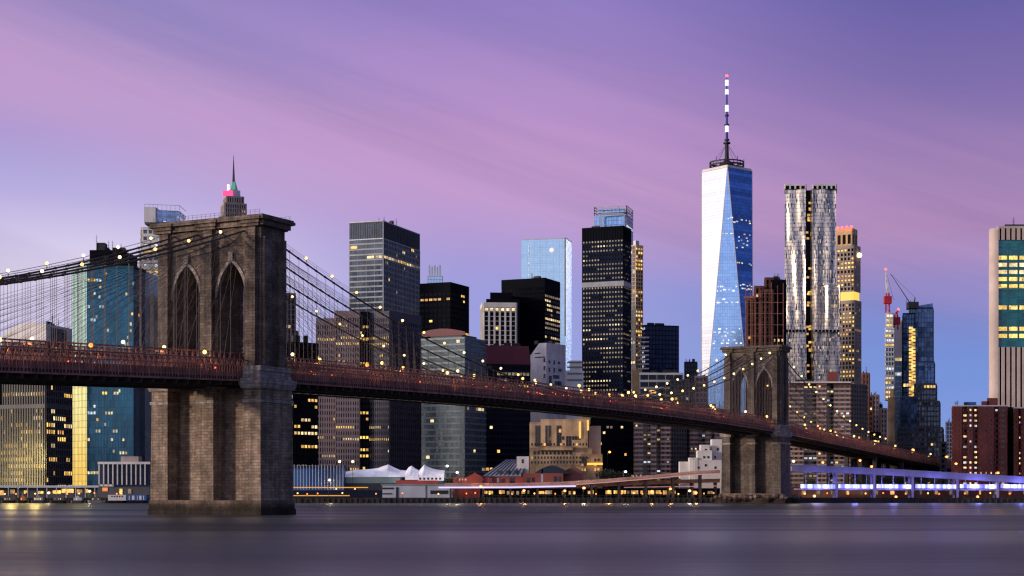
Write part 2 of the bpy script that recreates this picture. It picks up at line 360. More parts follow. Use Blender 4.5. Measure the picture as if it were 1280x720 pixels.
# ------------------------------------------------------------------ suspension bridge
BD = mathutils.Vector((0.4642, 0.8857, 0.0)); BU = mathutils.Vector((0.8857, -0.4642, 0.0))
B0 = mathutils.Vector((-82.0, 463.0, 0.0)); SPAN = 454.0
def bp(s, u, z):
    p = B0+BD*s+BU*u; return (p.x, p.y, z)
bridge = thing('suspension_bridge', 'stone and steel suspension bridge with two gothic arch towers crossing the river', 'bridge', bp(0,0,0))
def tower(s0, Wd, Dp, pw, ow, foot, label):
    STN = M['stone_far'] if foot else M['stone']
    zt = 82.6; zdk = 38.0
    def P(u, t, z): return bp(s0+t, u, z)
    root = bpy.data.objects.new('bridge_tower', None); COL.objects.link(root); root.parent = bridge
    root.location = tuple(a-b for a, b in zip(bp(s0,0,0), ORG[bridge.name])); ORG[root.name] = bp(s0,0,0)
    root['label'] = label
    def bx(mb, u0, u1, t0, t1, z0, z1, m=0, ch=0.0):
        mb.hexa([P(u0,t0,z0),P(u1,t0,z0),P(u1,t1,z0),P(u0,t1,z0),P(u0+ch,t0+ch,z1),P(u1-ch,t0+ch,z1),P(u1-ch,t1-ch,z1),P(u0+ch,t1-ch,z1)], m)
    h = Wd/2; d = Dp/2; wall = d-1.7
    ci = pw/2; ce = ci+ow                   # centre pier half, opening outer edge
    mb = MB()
    # piers above the deck: core + stepped buttresses front and back
    zs, za = 60.5, 70.2
    for (a, b) in ((-h+0.9, -ce), (-ci, ci), (ce, h-0.9)):
        bx(mb, a, b, -wall, wall, zdk+0.5, zt-3.2)
        m_ = (b-a)*0.17
        for sg in (-1, 1):
            lo, hi = (wall, d) if sg > 0 else (-d, -wall)
            bx(mb, a+m_, b-m_, lo+0.002, hi, zdk+3.0, zt-6.0)
            lo2, hi2 = (wall+0.004, d-0.8) if sg > 0 else (-d+0.8, -wall-0.004)
            bx(mb, a+m_+0.5, b-m_-0.5, lo2, hi2, zt-6.0, zt-3.2)
    # side buttresses on the two narrow faces
    for sg in (-1, 1):
        x0, x1 = (h-0.9+0.003, h) if sg > 0 else (-h, -h+0.9-0.003)
        bx(mb, x0, x1, -wall*0.92, -wall*0.35, zdk+3, zt-6); bx(mb, x0, x1, wall*0.35, wall*0.92, zdk+3, zt-6)
    # pointed arches
    for (a, b) in ((-ce, -ci), (ci, ce)):
        wd = b-a; hh = za-zs; R = (wd*wd/4+hh*hh)/wd; pts = []
        N = 9; amax = math.asin(hh/R)
        for i in range(N+1):
            th = amax*i/N; pts.append((a+R-R*cos(th), zs+R*sin(th)))
        pts += [(a+b-x, z) for x, z in reversed(pts[:-1])]
        for (x0, z0), (x1, z1) in zip(pts, pts[1:]):
            for tt, fl in ((-wall, 0), (wall, 1)):
                q = [P(x0,tt,z0),P(x1,tt,z1),P(x1,tt,zt-3.2),P(x0,tt,zt-3.2)]
                mb.face(q[::-1] if fl else q)
            mb.face([P(x0,-wall,z0),P(x0,wall,z0),P(x1,wall,z1),P(x1,-wall,z1)])
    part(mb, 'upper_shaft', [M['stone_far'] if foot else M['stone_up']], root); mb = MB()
    # below the deck: solid shaft with recessed panels between buttresses, slight batter
    hb, db = h+0.5, d+0.5
    bx(mb, -hb+2.2, hb-2.2, -d+4.2, d-4.2, 4.0, zdk-2.2, 0, 0.25)
    pws = pw*1.02
    for (a, b) in ((-hb, -hb+pws), (-pws*0.5, pws*0.5), (hb-pws, hb)):
        bx(mb, a, b, -db, db, 4.0, zdk-2.6, 0, 0.3)
    part(mb, 'lower_shaft', [STN], root)
    # trim: archivolts, string courses, belt under the deck, cornice
    for (a, b) in ((-ce, -ci), (ci, ce)):
        tr = MB(); wd = b-a; hh = za-zs; R = (wd*wd/4+hh*hh)/wd; N = 9; amax = math.asin(hh/R); R1 = R+0.9
        L = []; 
        for i in range(N+1):
            th = amax*i/N; L.append(((a+R-R*cos(th), zs+R*sin(th)), (a+R-R1*cos(th), zs+R1*sin(th))))
        for side in (0, 1):
            for (i0, o0), (i1, o1) in zip(L, L[1:]):
                def X(x): return x if side == 0 else a+b-x
                for tt in (-wall-0.35, ):
                    q = [P(X(i0[0]),tt,i0[1]),P(X(i1[0]),tt,i1[1]),P(X(o1[0]),tt,o1[1]),P(X(o0[0]),tt,o0[1])]
                    tr.face(q[::-1] if side == 0 else q)
                    q2 = [P(X(o0[0]),tt,o0[1]),P(X(o1[0]),tt,o1[1]),P(X(o1[0]),-wall,o1[1]),P(X(o0[0]),-wall,o0[1])]
                    tr.face(q2[::-1] if side == 0 else q2)
        c = (a+b)/2
        bx(tr, c-0.8, c+0.8, -wall-0.8, -wall-0.3, za+0.2, za+2.6, 0, 0.1)
        part(tr, 'arch_trim', [M['stone_trim']], root)
    bl = MB()
    for (a, b) in ((-hb, -hb+pws), (-pws*0.5, pws*0.5), (hb-pws, hb)):
        bx(bl, a-0.1, b+0.1, -db-0.1, db+0.1, zdk-7.0, zdk-6.2); 
        bx(bl, a-0.25, b+0.25, -db-0.25, db+0.25, zdk-3.2, zdk-1.6, 0, -0.5)
        bx(bl, a-0.75, b+0.75, -db-0.75, db+0.75, zdk-1.6, zdk-0.5)
    for (a, b) in ((-h-0.1, -ce-0.02), (ce+0.02, h+0.1)):
        bx(bl, a, b, -d-0.3, d+0.3, zdk-0.5, zdk+1.6, 0, 0.35); bx(bl, a+.35, b-.1, -d+0.1, d-0.1, zdk+1.6, zdk+3.0)
    part(bl, 'belt_course', [M['stone_trim']], root)
    co = MB()
    for (a, b) in ((-h+0.9, -ce), (-ci, ci), (ce, h-0.9)):
        m_ = (b-a)*0.17
        for k, (e, z0, z1) in enumerate(((0.25,zt-3.2,zt-2.4),(0.75,zt-2.4,zt-1.5),(1.35,zt-1.5,zt-0.7))):
            bx(co, a-e+0.2, b+e-0.2, -wall-1.2-e, wall+1.2+e, z0, z1)
            bx(co, a+m_-e, b-m_+e, -d-e*0.8+0.6, d+e*0.8-0.6, z0+0.01, z1+0.01)
    bx(co, -h-0.5, h+0.5, -wall-1.0, wall+1.0, zt-3.0, zt-1.49); bx(co, -h-1.2, h+1.2, -wall-2.2, wall+2.2, zt-1.49, zt-0.69)
    bx(co, -h-0.9, h+0.9, -wall-1.9, wall+1.9, zt-0.69, zt-0.2)
    for z in (zt-8.0,):
        for (a, b) in ((-ce, -ci), (ci, ce)): bx(co, a+0.01, b-0.01, -wall-0.3, -wall-0.003, z, z+0.5)
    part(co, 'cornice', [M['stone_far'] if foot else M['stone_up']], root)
    rl = MB()
    for k in range(25):
        u = -h+0.3+(Wd-0.6)*k/24.0
        for tt in (-wall-1.6, wall+1.6): rl.bar(P(u,tt,zt-0.2), P(u,tt,zt+1.1), 0.05)
    for tt in (-wall-1.6, wall+1.6):
        for z in (zt+0.5, zt+1.1): rl.bar(P(-h,tt,z), P(h,tt,z), 0.04)
    part(rl, 'roof_railing', [M['dark']], root)
    # footing
    ft = MB()
    if foot:
        rr = random.Random(3)
        e = 4.2
        bx(ft, -hb-e, hb+e, -db-e, db+e, -4, 2.6, 0, 0.7)
        bx(ft, -hb-1.5, hb+1.5, -db-1.5, db+1.5, 2.6, 5.2, 0, 0.7)
        for k in range(60):
            side = rr.random(); u = rr.uniform(-hb-e, hb+e); t_ = -db-e+rr.uniform(0, 2.6)
            if side > 0.65: u = hb+e-rr.uniform(0, 2.4); t_ = rr.uniform(-db-e, db+e)
            r = rr.uniform(0.9, 2.4); z = rr.uniform(1.6, 3.6)
            ft.ball(P(u, t_, z), r, 0, 7, 4, rr.uniform(0.6, 1.1))
    else:
        bx(ft, -hb-0.3, hb+0.3, -db-0.3, db+0.3, 1.6, 4.05, 0, 0.1); bx(ft, -hb-0.7, hb+0.7, -db-0.7, db+0.7, -4, 1.6, 0, 0.2)
    part(ft, 'footing', [M['footing']], root)
    return root
tower(0.0, 37.4, 14.4, 6.1, 9.5, False, 'nearer gothic bridge tower standing in the open river')
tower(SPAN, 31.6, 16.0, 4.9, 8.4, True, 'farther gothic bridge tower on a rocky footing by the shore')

def zd(s):                                          # underside of the stiffening truss
    if s < 0: return 38.0+0.037*s
    if s <= SPAN: return 38.0+2.6*(1-((s-227)/227.0)**2)
    return 38.0-0.036*(s-SPAN)
S0, S1 = -283.0, 920.0
def rng(a, b, st):
    n = max(1, int(round((b-a)/st))); return [a+(b-a)*i/n for i in range(n+1)]
dk = MB(); hw = 12.7
for a, b in zip(rng(S0,S1,9.0), rng(S0,S1,9.0)[1:]):
    dk.hexa([bp(a,-hw,zd(a)-0.9),bp(a,hw,zd(a)-0.9),bp(b,hw,zd(b)-0.9),bp(b,-hw,zd(b)-0.9),bp(a,-hw,zd(a)+0.3),bp(a,hw,zd(a)+0.3),bp(b,hw,zd(b)+0.3),bp(b,-hw,zd(b)+0.3)], 0)
part(dk, 'deck', [M['steel_dark']], bridge)
rd = MB()
for a, b in zip(rng(S0,S1,9.0), rng(S0,S1,9.0)[1:]):
    for (u0, u1) in ((-12.3,-4.9),(4.9,12.3)):
        rd.face([bp(a,u0,zd(a)+0.304),bp(a,u1,zd(a)+0.304),bp(b,u1,zd(b)+0.304),bp(b,u0,zd(b)+0.304)])
part(rd, 'roadway', [M['asphalt']], bridge)
wk = MB()
for a, b in zip(rng(S0,S1,9.0), rng(S0,S1,9.0)[1:]):
    wk.hexa([bp(a,-2.3,zd(a)+5.2),bp(a,2.3,zd(a)+5.2),bp(b,2.3,zd(b)+5.2),bp(b,-2.3,zd(b)+5.2),bp(a,-2.3,zd(a)+5.5),bp(a,2.3,zd(a)+5.5),bp(b,2.3,zd(b)+5.5),bp(b,-2.3,zd(b)+5.5)])
part(wk, 'walkway', [plain('boards', (0.12,0.09,0.07), 0.9)], bridge)
fb = MB()
for s in rng(S0, S1, 4.6):
    if abs(s) < 7 or abs(s-SPAN) < 8: continue
    z = zd(s); fb.hexa([bp(s-.3,-hw,z-2.0),bp(s-.3,hw,z-2.0),bp(s+.3,hw,z-2.0),bp(s+.3,-hw,z-2.0),bp(s-.3,-hw,z-.9),bp(s-.3,hw,z-.9),bp(s+.3,hw,z-.9),bp(s+.3,-hw,z-.9)])
for u in (-8.5, 0, 8.5):
    for a, b in zip(rng(S0,S1,9.0), rng(S0,S1,9.0)[1:]): fb.bar(bp(a,u,zd(a)-2.3), bp(b,u,zd(b)-2.3), 0.3)
fo = part(fb, 'floor_beams', [M['steel_dark']], bridge); fo['kind'] = 'stuff'
for u, ht in ((hw+0.02, 5.2), (-hw-0.02, 5.2), (4.6, 7.6), (-4.6, 7.6)):
    tr = MB(); P_ = rng(S0, S1, 2.3)
    for a, b in zip(P_, P_[1:]):
        za, zb = zd(a), zd(b)
        for (h0, r) in ((-0.7, 0.32), (0.5, 0.18), (ht*0.62, 0.12), (ht-0.15, 0.26)):
            tr.bar(bp(a,u,za+h0), bp(b,u,zb+h0), r)
        tr.bar(bp(a,u,za-0.6), bp(a,u,za+ht), 0.17, 0)
        tr.bar(bp(a,u,za-0.3), bp(b,u,zb+ht-0.2), 0.09); tr.bar(bp(b,u,zb-0.3), bp(a,u,za+ht-0.2), 0.09)
        mid_ = (a+b)/2; tr.bar(bp(mid_,u,zd(mid_)-0.5), bp(mid_,u,zd(mid_)+ht*0.62), 0.10)
    part(tr, 'stiffening_truss', [M['steel_red']], bridge)
for u in (hw-0.4, -hw+0.4):                       # solid parapet fascia behind the outer truss, railing of the road
    fa = MB()
    for a, b in zip(rng(S0,S1,9.0), rng(S0,S1,9.0)[1:]):
        fa.hexa([bp(a,u-.08,zd(a)+.31),bp(a,u+.08,zd(a)+.31),bp(b,u+.08,zd(b)+.31),bp(b,u-.08,zd(b)+.31),bp(a,u-.08,zd(a)+2.2),bp(a,u+.08,zd(a)+2.2),bp(b,u+.08,zd(b)+2.2),bp(b,u-.08,zd(b)+2.2)])
    part(fa, 'parapet', [M['steel_red']], bridge)
for u in (2.2, -2.2):
    ra = MB()
    for s in rng(S0, S1, 2.3): ra.bar(bp(s,u,zd(s)+5.5), bp(s,u,zd(s)+6.9), 0.05, 0, 3)
    for h0 in (5.9, 6.4, 6.9):
        L = [bp(s,u,zd(s)+h0) for s in rng(S0,S1,9.0)]; ra.tube(L, 0.04, 0, 3)
    part(ra, 'walkway_railing', [M['dark']], bridge)
# cables with their suspenders and diagonal stays
ZS = 80.3
def zc(s):
    if 0 <= s <= SPAN:
        zl = zd(227)+3.4; return zl+(ZS-zl)*((s-227)/227.0)**2
    q = -s if s < 0 else s-SPAN
    return max(ZS-0.345*q+0.000695*q*q, zd(s)+1.0)
def wires(name, segs, r, cable, cap=96):
    segs = sorted(segs, key=lambda q: q[0][1])
    vis = [q for q in segs if abs(q[0][0])/max(q[0][1],1) < 0.34 and q[0][1] > 200]
    rest = [q for q in segs if q not in vis]
    rest += vis[cap:]; vis = vis[:cap]
    for a, b in vis:
        m = MB(); m.bar(a, b, r, 0, 3); part(m, name, [M['wire']], cable)
    if rest:
        m = MB()
        for a, b in rest: m.bar(a, b, r, 0, 3)
        o = part(m, name, [M['wire']], cable); o['kind'] = 'stuff'
CU = (12.0, 4.0, -4.0, -12.0)
cable_objs = []
for u in CU:
    c = MB()
    L = [bp(s, u, zc(s)) for s in rng(S0, SPAN+283, 6.0)]
    c.tube(L, 0.25, 0, 8)
    for s in rng(S0, SPAN+283, 4.6): c.bar(bp(s-.25,u,zc(s-.25)), bp(s+.25,u,zc(s+.25)), 0.36, 0, 6)
    # hand ropes above the cable
    for du in (-0.5, 0.5): c.tube([bp(s, u+du, zc(s)+1.25) for s in rng(S0, SPAN+283, 12.0)], 0.045, 0, 3)
    for s in rng(S0, SPAN+283, 12.0):
        for du in (-0.5, 0.5): c.bar(bp(s,u+du*0.3,zc(s)), bp(s,u+du,zc(s)+1.25), 0.04, 0, 3)
    co = part(c, 'cable', [M['cable']], bridge); cable_objs.append(co)
    segs = []
    for s in rng(-140, SPAN+200, 4.6):
        if abs(s) < 9 or abs(s-SPAN) < 10: continue
        if zc(s)-zd(s) < 3: continue
        segs.append((bp(s, u, zc(s)), bp(s, u, zd(s)+5.0)))
    wires('suspender', segs, 0.068, co)
    st = []
    for base, sg in ((0, 1), (0, -1), (SPAN, -1), (SPAN, 1)):
        for k in range(1, 19):
            q = 8.0+k*6.6; s = base+sg*q
            st.append((bp(s, u, zd(s)+5.0), bp(base+sg*6.5, u, ZS-0.8-0.25*k)))
    wires('stay', st, 0.045, co, 60)
# lamps on the outer cables and along the walkway
def glob(c, r, mat, name, parent, post=None, arm=None):
    m = MB(); m.ball(c, r, 0, 8, 6)
    if post: m.bar(post, (c[0],c[1],c[2]-r*0.9), 0.10, 1, 5)
    if arm:  m.bar(arm[0], arm[1], 0.08, 1, 5)
    if name != 'cable_lamp':
        pl = bpy.data.lights.new('bulb', 'POINT'); pl.energy = 480; pl.color = (1.0,0.55,0.25); pl.shadow_soft_size = r; o = bpy.data.objects.new('bulb', pl); COL.objects.link(o); o.parent = parent
        q = ORG[parent.name]; o.location = (c[0]-q[0], c[1]-q[1], c[2]-q[2]-1.2)
    return part(m, name, [mat, M['dark']], parent, True)
for ci_, u in ((0, 12.0), (3, -12.0)):
    k = 0
    for s in rng(-110, SPAN+215, 13.4):
        if abs(s) < 3 or abs(s-SPAN) < 3: continue
        k += 1
        z = zc(s); mat = M['lamp_warm'] if rnd.random() < 0.45 else M['lamp_pale']
        glob(bp(s, u, z+1.7), 0.42 if s < 200 else 0.5, mat, 'cable_lamp', cable_objs[ci_], bp(s, u, z+0.2))
for s in rng(-120, 900, 25.0):
    if abs(s) < 9 or abs(s-SPAN) < 12: continue
    for u in ((3.6,) if int(s/25) % 2 else (-3.6,)):
        glob(bp(s, u, zd(s)+8.6), 0.5 if s < 200 else 0.6, M['lamp_warm'] if rnd.random() < 0.5 else M['lamp_pale'], 'walkway_lamp', bridge, bp(s, u, zd(s)+5.2))
for s in [-22, -66, -96, 58, 108, 296, 360, 438, 530, 560, 610]:
    glob(bp(s, 11.4, zd(s)+6.6), 0.55, M['lamp_orange'] if rnd.random() < .5 else M['lamp_warm'], 'roadway_lamp', bridge, bp(s, 11.4, zd(s)+0.3))
# small red tail and signal lights seen between the truss bars
for k in range(34):
    s = rnd.uniform(-84, 250) if k < 26 else rnd.uniform(250, 600)
    if abs(s) < 12: continue
    m = MB(); c = bp(s, 12.0, zd(s)+rnd.uniform(0.9, 2.0)+1.4); m.ball(c, 0.22, 0, 6, 4)
    part(m, 'marker_light', [M['lamp_red']], bridge)
# masonry piers carrying the approach beyond the far tower
for s in rng(SPAN+200, S1, 70.0):
    m = MB(); [m.hexa([bp(s-1.2,e-1.2,2),bp(s-1.2,e+1.2,2),bp(s+1.2,e+1.2,2),bp(s+1.2,e-1.2,2),bp(s-1.2,e-1.2,zd(s)-2.4),bp(s-1.2,e+1.2,zd(s)-2.4),bp(s+1.2,e+1.2,zd(s)-2.4),bp(s+1.2,e-1.2,zd(s)-2.4)]) for e in (-9,0,9)]; m.bar(bp(s,-10,zd(s)-3),bp(s,10,zd(s)-3),1.0)
    part(m, 'approach_pier', [M['steel_dark']], bridge)  # shade under the deck is put into the piers' dark colour
# ------------------------------------------------------------------ skyline
def box_px(xL, xC, xR, d, phi=20.0):
    """footprint from the pixel columns of its left edge, near corner and right edge, CCW: C, R, back, L"""
    p = radians(phi); XL, XC, XR = ((x-640.0)/FP for x in (xL, xC, xR)); Cx = XC*d
    wL = (Cx-XL*d)/(cos(p)+XL*sin(p)); wR = (XR*d-Cx)/(sin(p)-XR*cos(p))
    C = (Cx, d); L = (Cx-wL*cos(p), d+wL*sin(p)); R = (Cx+wR*sin(p), d+wR*cos(p))
    return [C, R, (L[0]+R[0]-C[0], L[1]+R[1]-C[1]), L]
def slab_px(xL, xR, d, depth, yaw=0.0):
    """one wide face between two columns at distance d, with a depth behind it"""
    a = ((xL-640)/FP*d, d); b = ((xR-640)/FP*d, d+yaw); a = (a[0], a[1]); b = ((xR-640)/FP*(d+yaw), d+yaw)
    ka, kb = 1+depth/a[1], 1+depth/b[1]; sk = 0.93
    return [a, b, (b[0]*(1+(kb-1)*(sk if b[0] < 0 else 1/sk)) if abs(b[0]) > 1 else b[0], b[1]*kb), (a[0]*(1+(ka-1)*(1/sk if a[0] < 0 else sk)) if abs(a[0]) > 1 else a[0], a[1]*ka)]
def inset(poly, e):
    c = (sum(p[0] for p in poly)/len(poly), sum(p[1] for p in poly)/len(poly)); out = []
    for p in poly:
        v = (p[0]-c[0], p[1]-c[1]); L = math.hypot(*v); out.append((p[0]-v[0]/L*e, p[1]-v[1]/L*e))
    return out
def sub(poly, u0, u1, v0=0.0, v1=1.0):
    """part of a 4-corner footprint in its own 0-1 coordinates (u along the C-R edge, v along C-L)"""
    C, R, _, L = poly
    def P(u, v): return (C[0]+(R[0]-C[0])*u+(L[0]-C[0])*v, C[1]+(R[1]-C[1])*u+(L[1]-C[1])*v)
    return [P(u0,v0), P(u1,v0), P(u1,v1), P(u0,v1)]
_shared = {}
def pane_mesh(w_, h_, mat, name='window'):
    k = (round(w_, 2), round(h_, 2), mat.name)
    if k not in _shared:
        m = MB(); m.box(-w_/2, w_/2, -0.06, 0.0, -h_/2, h_/2); o = m.build(name, [mat]); me = o.data; bpy.data.objects.remove(o); _shared[k] = me
    return _shared[k]
class Building:
    def __init__(s, name, label, cat, base, group=None, seed=0):
        s.root = thing(name, label, cat, (base[0], base[1], 2.6), group); s.cells = []; s.r = random.Random(hash(label) % 9999 if False else sum(map(ord, label))+seed)
        s.o = {}
    def facade(s, mb, A, B, z0, z1, st):
        L = math.hypot(B[0]-A[0], B[1]-A[1]); t = ((B[0]-A[0])/L, (B[1]-A[1])/L); n = (t[1], -t[0])
        mx, my = (A[0]+B[0])/2, (A[1]+B[1])/2
        vis = (n[0]*mx+n[1]*my) < 0
        pw, ph = st.get('pw', 3.0), st.get('ph', 4.0)
        nc = max(1, int(round(L/pw))); stp = L/nc; top = st.get('top', 1.5); wp = st.get('wp', 0.6); dp = st.get('dp', 0.5)
        sh = st.get('sh', 1.2); ds = st.get('ds', 0.25); z1c = z1-top
        nr = max(1, int(round((z1c-z0)/ph))); rh = (z1c-z0)/nr
        if not vis and not st.get('allsides'):
            if wp and dp:
                for k in range(0, nc+1, 2): mb.obox(A, t, n, max(0, k*stp-wp), min(L, k*stp+wp), 0.0, dp, z0, z1c, 1, (2,))
            if top: mb.obox(A, t, n, 0, L, 0, max(dp, ds)+0.04, z1c, z1, 1)
            return
        if top: mb.obox(A, t, n, -0.02, L+0.02, 0, max(dp, ds)+0.04, z1c, z1, 1)
        solid = st.get('solid', ())          # (u fraction range) left as blank wall
        if wp and dp:
            ev = st.get('every', 1)
            for k in range(0, nc+1, ev):
                ww = wp*(st.get('wide', 1.0) if st.get('wide_every') and k % st['wide_every'] == 0 else 1.0)
                mb.obox(A, t, n, max(0, k*stp-ww/2), min(L, k*stp+ww/2), 0.0, dp, z0, z1c, 1)
        if sh:
            for r in range(nr): mb.obox(A, t, n, 0, L, 0.0, ds, z0+r*rh, z0+r*rh+sh, 2 if st.get('spm') else 1)
        for (f0, f1) in solid: mb.obox(A, t, n, f0*L, f1*L, 0.0, max(dp, ds)+0.06, z0, z1c, 1)
        for z in st.get('bands', ()):
            mb.obox(A, t, n, -0.1, L+0.1, 0.0, max(dp, ds)+0.12, z, z+1.6, 1)
        if not vis: return
        lp, sp, rows = st.get('lit', 0.05), st.get('streak', 0.05), st.get('rows', ())
        wf = max(0.2, (stp-wp)*0.82) if wp else stp*0.8; hf = (rh-sh)*0.68
        for r in range(nr):
            zc_ = z0+r*rh+sh+(rh-sh)/2; fr = (zc_-z0)/(z1-z0)
            p = lp
            if s.r.random() < sp: p = 0.75
            for (ra, rb, pr) in rows:
                if ra <= zc_ <= rb: p = pr
            on = s.r.random() < p; sticky = 0.72 if p > 0.3 else 0.45; mt = s.r.choice(st.get('mats', [L_Y, L_W, L_W, L_C]))
            for k in range(nc):
                if s.r.random() > sticky: on = s.r.random() < p; mt = s.r.choice(st.get('mats', [L_Y, L_W, L_W, L_C]))
                uc = (k+0.5)*stp
                if any(f0*L < uc < f1*L for f0, f1 in solid): continue
                if on or st.get('dark'):
                    s.cells.append((A[0]+t[0]*uc+n[0]*0.08, A[1]+t[1]*uc+n[1]*0.08, zc_, atan2(t[1], t[0]), wf, hf, mt if on else M['pane'], on))
    def block(s, poly, z0, z1, st, name='wall', roof=True):
        mb = MB(); n = len(poly)
        mb.prism(poly, z0, z1-0.3, 0, 3)
        for i in range(n): s.facade(mb, poly[i], poly[(i+1) % n], z0, z1, st[i] if isinstance(st, list) else st)
        s0 = st[0] if isinstance(st, list) else st
        o = part(mb, name, [s0['glass'], s0['frame'], s0.get('spm', s0['frame']), M['roof_dark']], s.root)
        return o
    def plain(s, poly, z0, z1, mat, name='roof_house', bottom=False):
        mb = MB(); mb.prism(poly, z0, z1, 0, None, bottom); return part(mb, name, [mat], s.root)
    def plant(s, poly, z, n=5, h=5.0, mast=2, mat=None):
        """roof machinery: boxes, ducts, masts"""
        for k in range(n):
            u, v = s.r.uniform(0.08, 0.7), s.r.uniform(0.08, 0.7); a, b = s.r.uniform(0.08, 0.28), s.r.uniform(0.08, 0.28)
            hh = h*s.r.uniform(0.3, 1.0); mb = MB(); q = sub(poly, u, min(.95,u+a), v, min(.95,v+b)); mb.prism(q, z-0.3, z+hh)
            mb.prism(inset(q, 0.25), z+hh, z+hh+0.5)
            part(mb, 'roof_unit', [mat or M['dark']], s.root)
        for k in range(mast):
            q = sub(poly, s.r.uniform(.1,.9), 1, s.r.uniform(.05,.6), 1)[0]; mb = MB(); hh = h*s.r.uniform(0.9, 2.2)
            mb.bar((q[0],q[1],z-0.3), (q[0],q[1],z+hh), 0.25, 0, 5, 0.08)
            for j in range(3): mb.bar((q[0]-0.8,q[1],z+hh*(0.4+0.2*j)), (q[0]+0.8,q[1],z+hh*(0.4+0.2*j)), 0.08)
            part(mb, 'mast', [M['dark']], s.root)
    def finish(s, cap=96):
        c = s.cells; s.r.shuffle(c); c.sort(key=lambda q: not q[7])
        def blocked(q): return False
        for q in c[:cap]:
            me = pane_mesh(q[4], q[5], q[6]); o = bpy.data.objects.new('window', me); COL.objects.link(o); o.parent = s.root
            R = s.root.location; o.location = (q[0]-R[0], q[1]-R[1], q[2]-R[2]); o.rotation_euler = (0, 0, q[3])
        if len(c) > cap:
            mb = MB(); mats = []
            for q in c[cap:]:
                if q[6] not in mats: mats.append(q[6])
                t = (cos(q[3]), sin(q[3])); n = (t[1], -t[0])
                mb.obox((q[0], q[1]), t, n, -q[4]/2, q[4]/2, 0, 0.06, q[2]-q[5]/2, q[2]+q[5]/2, mats.index(q[6]))
            o = part(mb, 'window', mats, s.root); o['kind'] = 'stuff'
def Z(py, d): return PZ(py, d)
G = {}
G['dark'] = glass('dark_glass', (0.010,0.014,0.022), 0.14, 0.0, (1.5,3.9), 0.5, 0.03, 0.2)
G['black'] = glass('black_glass', (0.004,0.005,0.010), 0.22, 0.0, (1.5,3.9), 0.5, 0.03, 0.05)
G['blue'] = glass('blue_glass', (0.05,0.12,0.28), 0.10, 0.55, (1.6,4.0), 0.4, 0.02, 0.7, 0.12, (0.01,0.02,0.05))
G['sky'] = glass('pale_blue_glass', (0.44,0.70,0.97), 0.22, 0.85, (3.0,4.2), 0.06, 0.003, 0.7, 0.12, (0.26,0.44,0.68))
G['steel'] = glass('steel_blue_glass', (0.07,0.10,0.15), 0.12, 0.4, (1.6,4.0), 0.4, 0.025, 0.7)
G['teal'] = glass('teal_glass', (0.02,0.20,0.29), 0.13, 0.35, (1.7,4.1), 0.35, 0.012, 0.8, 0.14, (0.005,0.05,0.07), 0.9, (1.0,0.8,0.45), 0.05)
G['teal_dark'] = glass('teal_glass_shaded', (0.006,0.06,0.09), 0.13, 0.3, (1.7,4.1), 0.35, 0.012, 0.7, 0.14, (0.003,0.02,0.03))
G['green'] = glass('green_grey_glass', (0.055,0.09,0.11), 0.15, 0.3, (1.5,3.8), 0.4, 0.02, 0.7)
def fr(name, col, rough=0.7, var=0.15, metal=0.0): return plain(name, col, rough, metal, var, 0.08)
F = {'white': fr('white_stone', (0.74,0.71,0.68)), 'cream': fr('cream_stone', (0.60,0.50,0.40)), 'grey': fr('grey_metal', (0.26,0.28,0.31), 0.45, 0.15, 0.3),
     'pale': fr('pale_metal', (0.50,0.53,0.58), 0.4, 0.12, 0.3), 'dgrey': fr('dark_grey', (0.075,0.078,0.088), 0.6), 'black': plain('black_metal', (0.006,0.007,0.011), 0.7, 0, .15, .08, 0.03),
     'mauve': fr('brown_granite', (0.34,0.26,0.255), 0.6), 'navy': plain('navy_metal', (0.012,0.018,0.042), 0.7, 0, .15, .08, 0.05), 'blue_dark': fr('shaded_panel', (0.075,0.07,0.10), 0.6),
     'brick': fr('brown_brick', (0.21,0.10,0.075), 0.85, 0.25), 'brick_red': fr('dark_red_brick', (0.20,0.055,0.045), 0.85, 0.25), 'tan': fr('tan_brick', (0.43,0.30,0.18), 0.85, 0.45),
     'gold': fr('warm_stone', (0.72,0.47,0.23), 0.7), 'band': fr('concrete_band', (0.42,0.34,0.30), 0.8), 'maroon': fr('maroon_panel', (0.12,0.012,0.025), 0.5),
     'redshed': fr('red_sheeting', (0.42,0.075,0.06), 0.6, 0.25), 'greyroof': fr('grey_metal_roof', (0.36,0.38,0.44), 0.45, 0.2), 'teal': fr('teal_paint', (0.02,0.20,0.24), 0.5),
     'bluepaint': fr('blue_paint', (0.03,0.12,0.36), 0.5), 'purple': fr('grey_lavender_paint', (0.30,0.28,0.42), 0.5), 'olive': fr('olive_glassy', (0.30,0.42,0.38), 0.4)}
OF = 'downtown office towers'
# 1 -- white piers, lower left
d = 930; P = box_px(0, 57.5, 90, d, 14)
P[3] = (PX(-60, d), P[3][1]+14); P[2] = (P[1][0]+P[3][0]-P[0][0], P[1][1]+P[3][1]-P[0][1])
b = Building('office_tower', 'broad office tower of close white vertical piers with rounded roof, glowing yellow below', 'office building', P[0])
st = dict(glass=G['dark'], frame=F['white'], pw=1.75, wp=0.85, dp=0.9, ph=3.9, sh=0.7, ds=0.2, top=2.2, lit=0.06, streak=0.05, mats=[L_Y, L_W, L_A], rows=((2,30,0.62),(30,52,0.30)), bands=())
sr = dict(st); sr.update(frame=F['dgrey'], wp=0.5, dp=0.4, pw=2.4, lit=0.10, rows=((2,60,0.28),), streak=0.12)
zs = Z(505, d)
b.block(P, 2.6, zs, [sr, sr, sr, st])
P2 = sub(P, 0.0, 1.0, 0.0, 0.52); zt2 = Z(426, d)
st2 = dict(st); st2.update(rows=((Z(475,d), Z(462,d), 0.6),), lit=0.05); sr2 = dict(sr); sr2.update(rows=())
b.block(P2, zs, zt2, [sr2, sr2, sr2, st2])
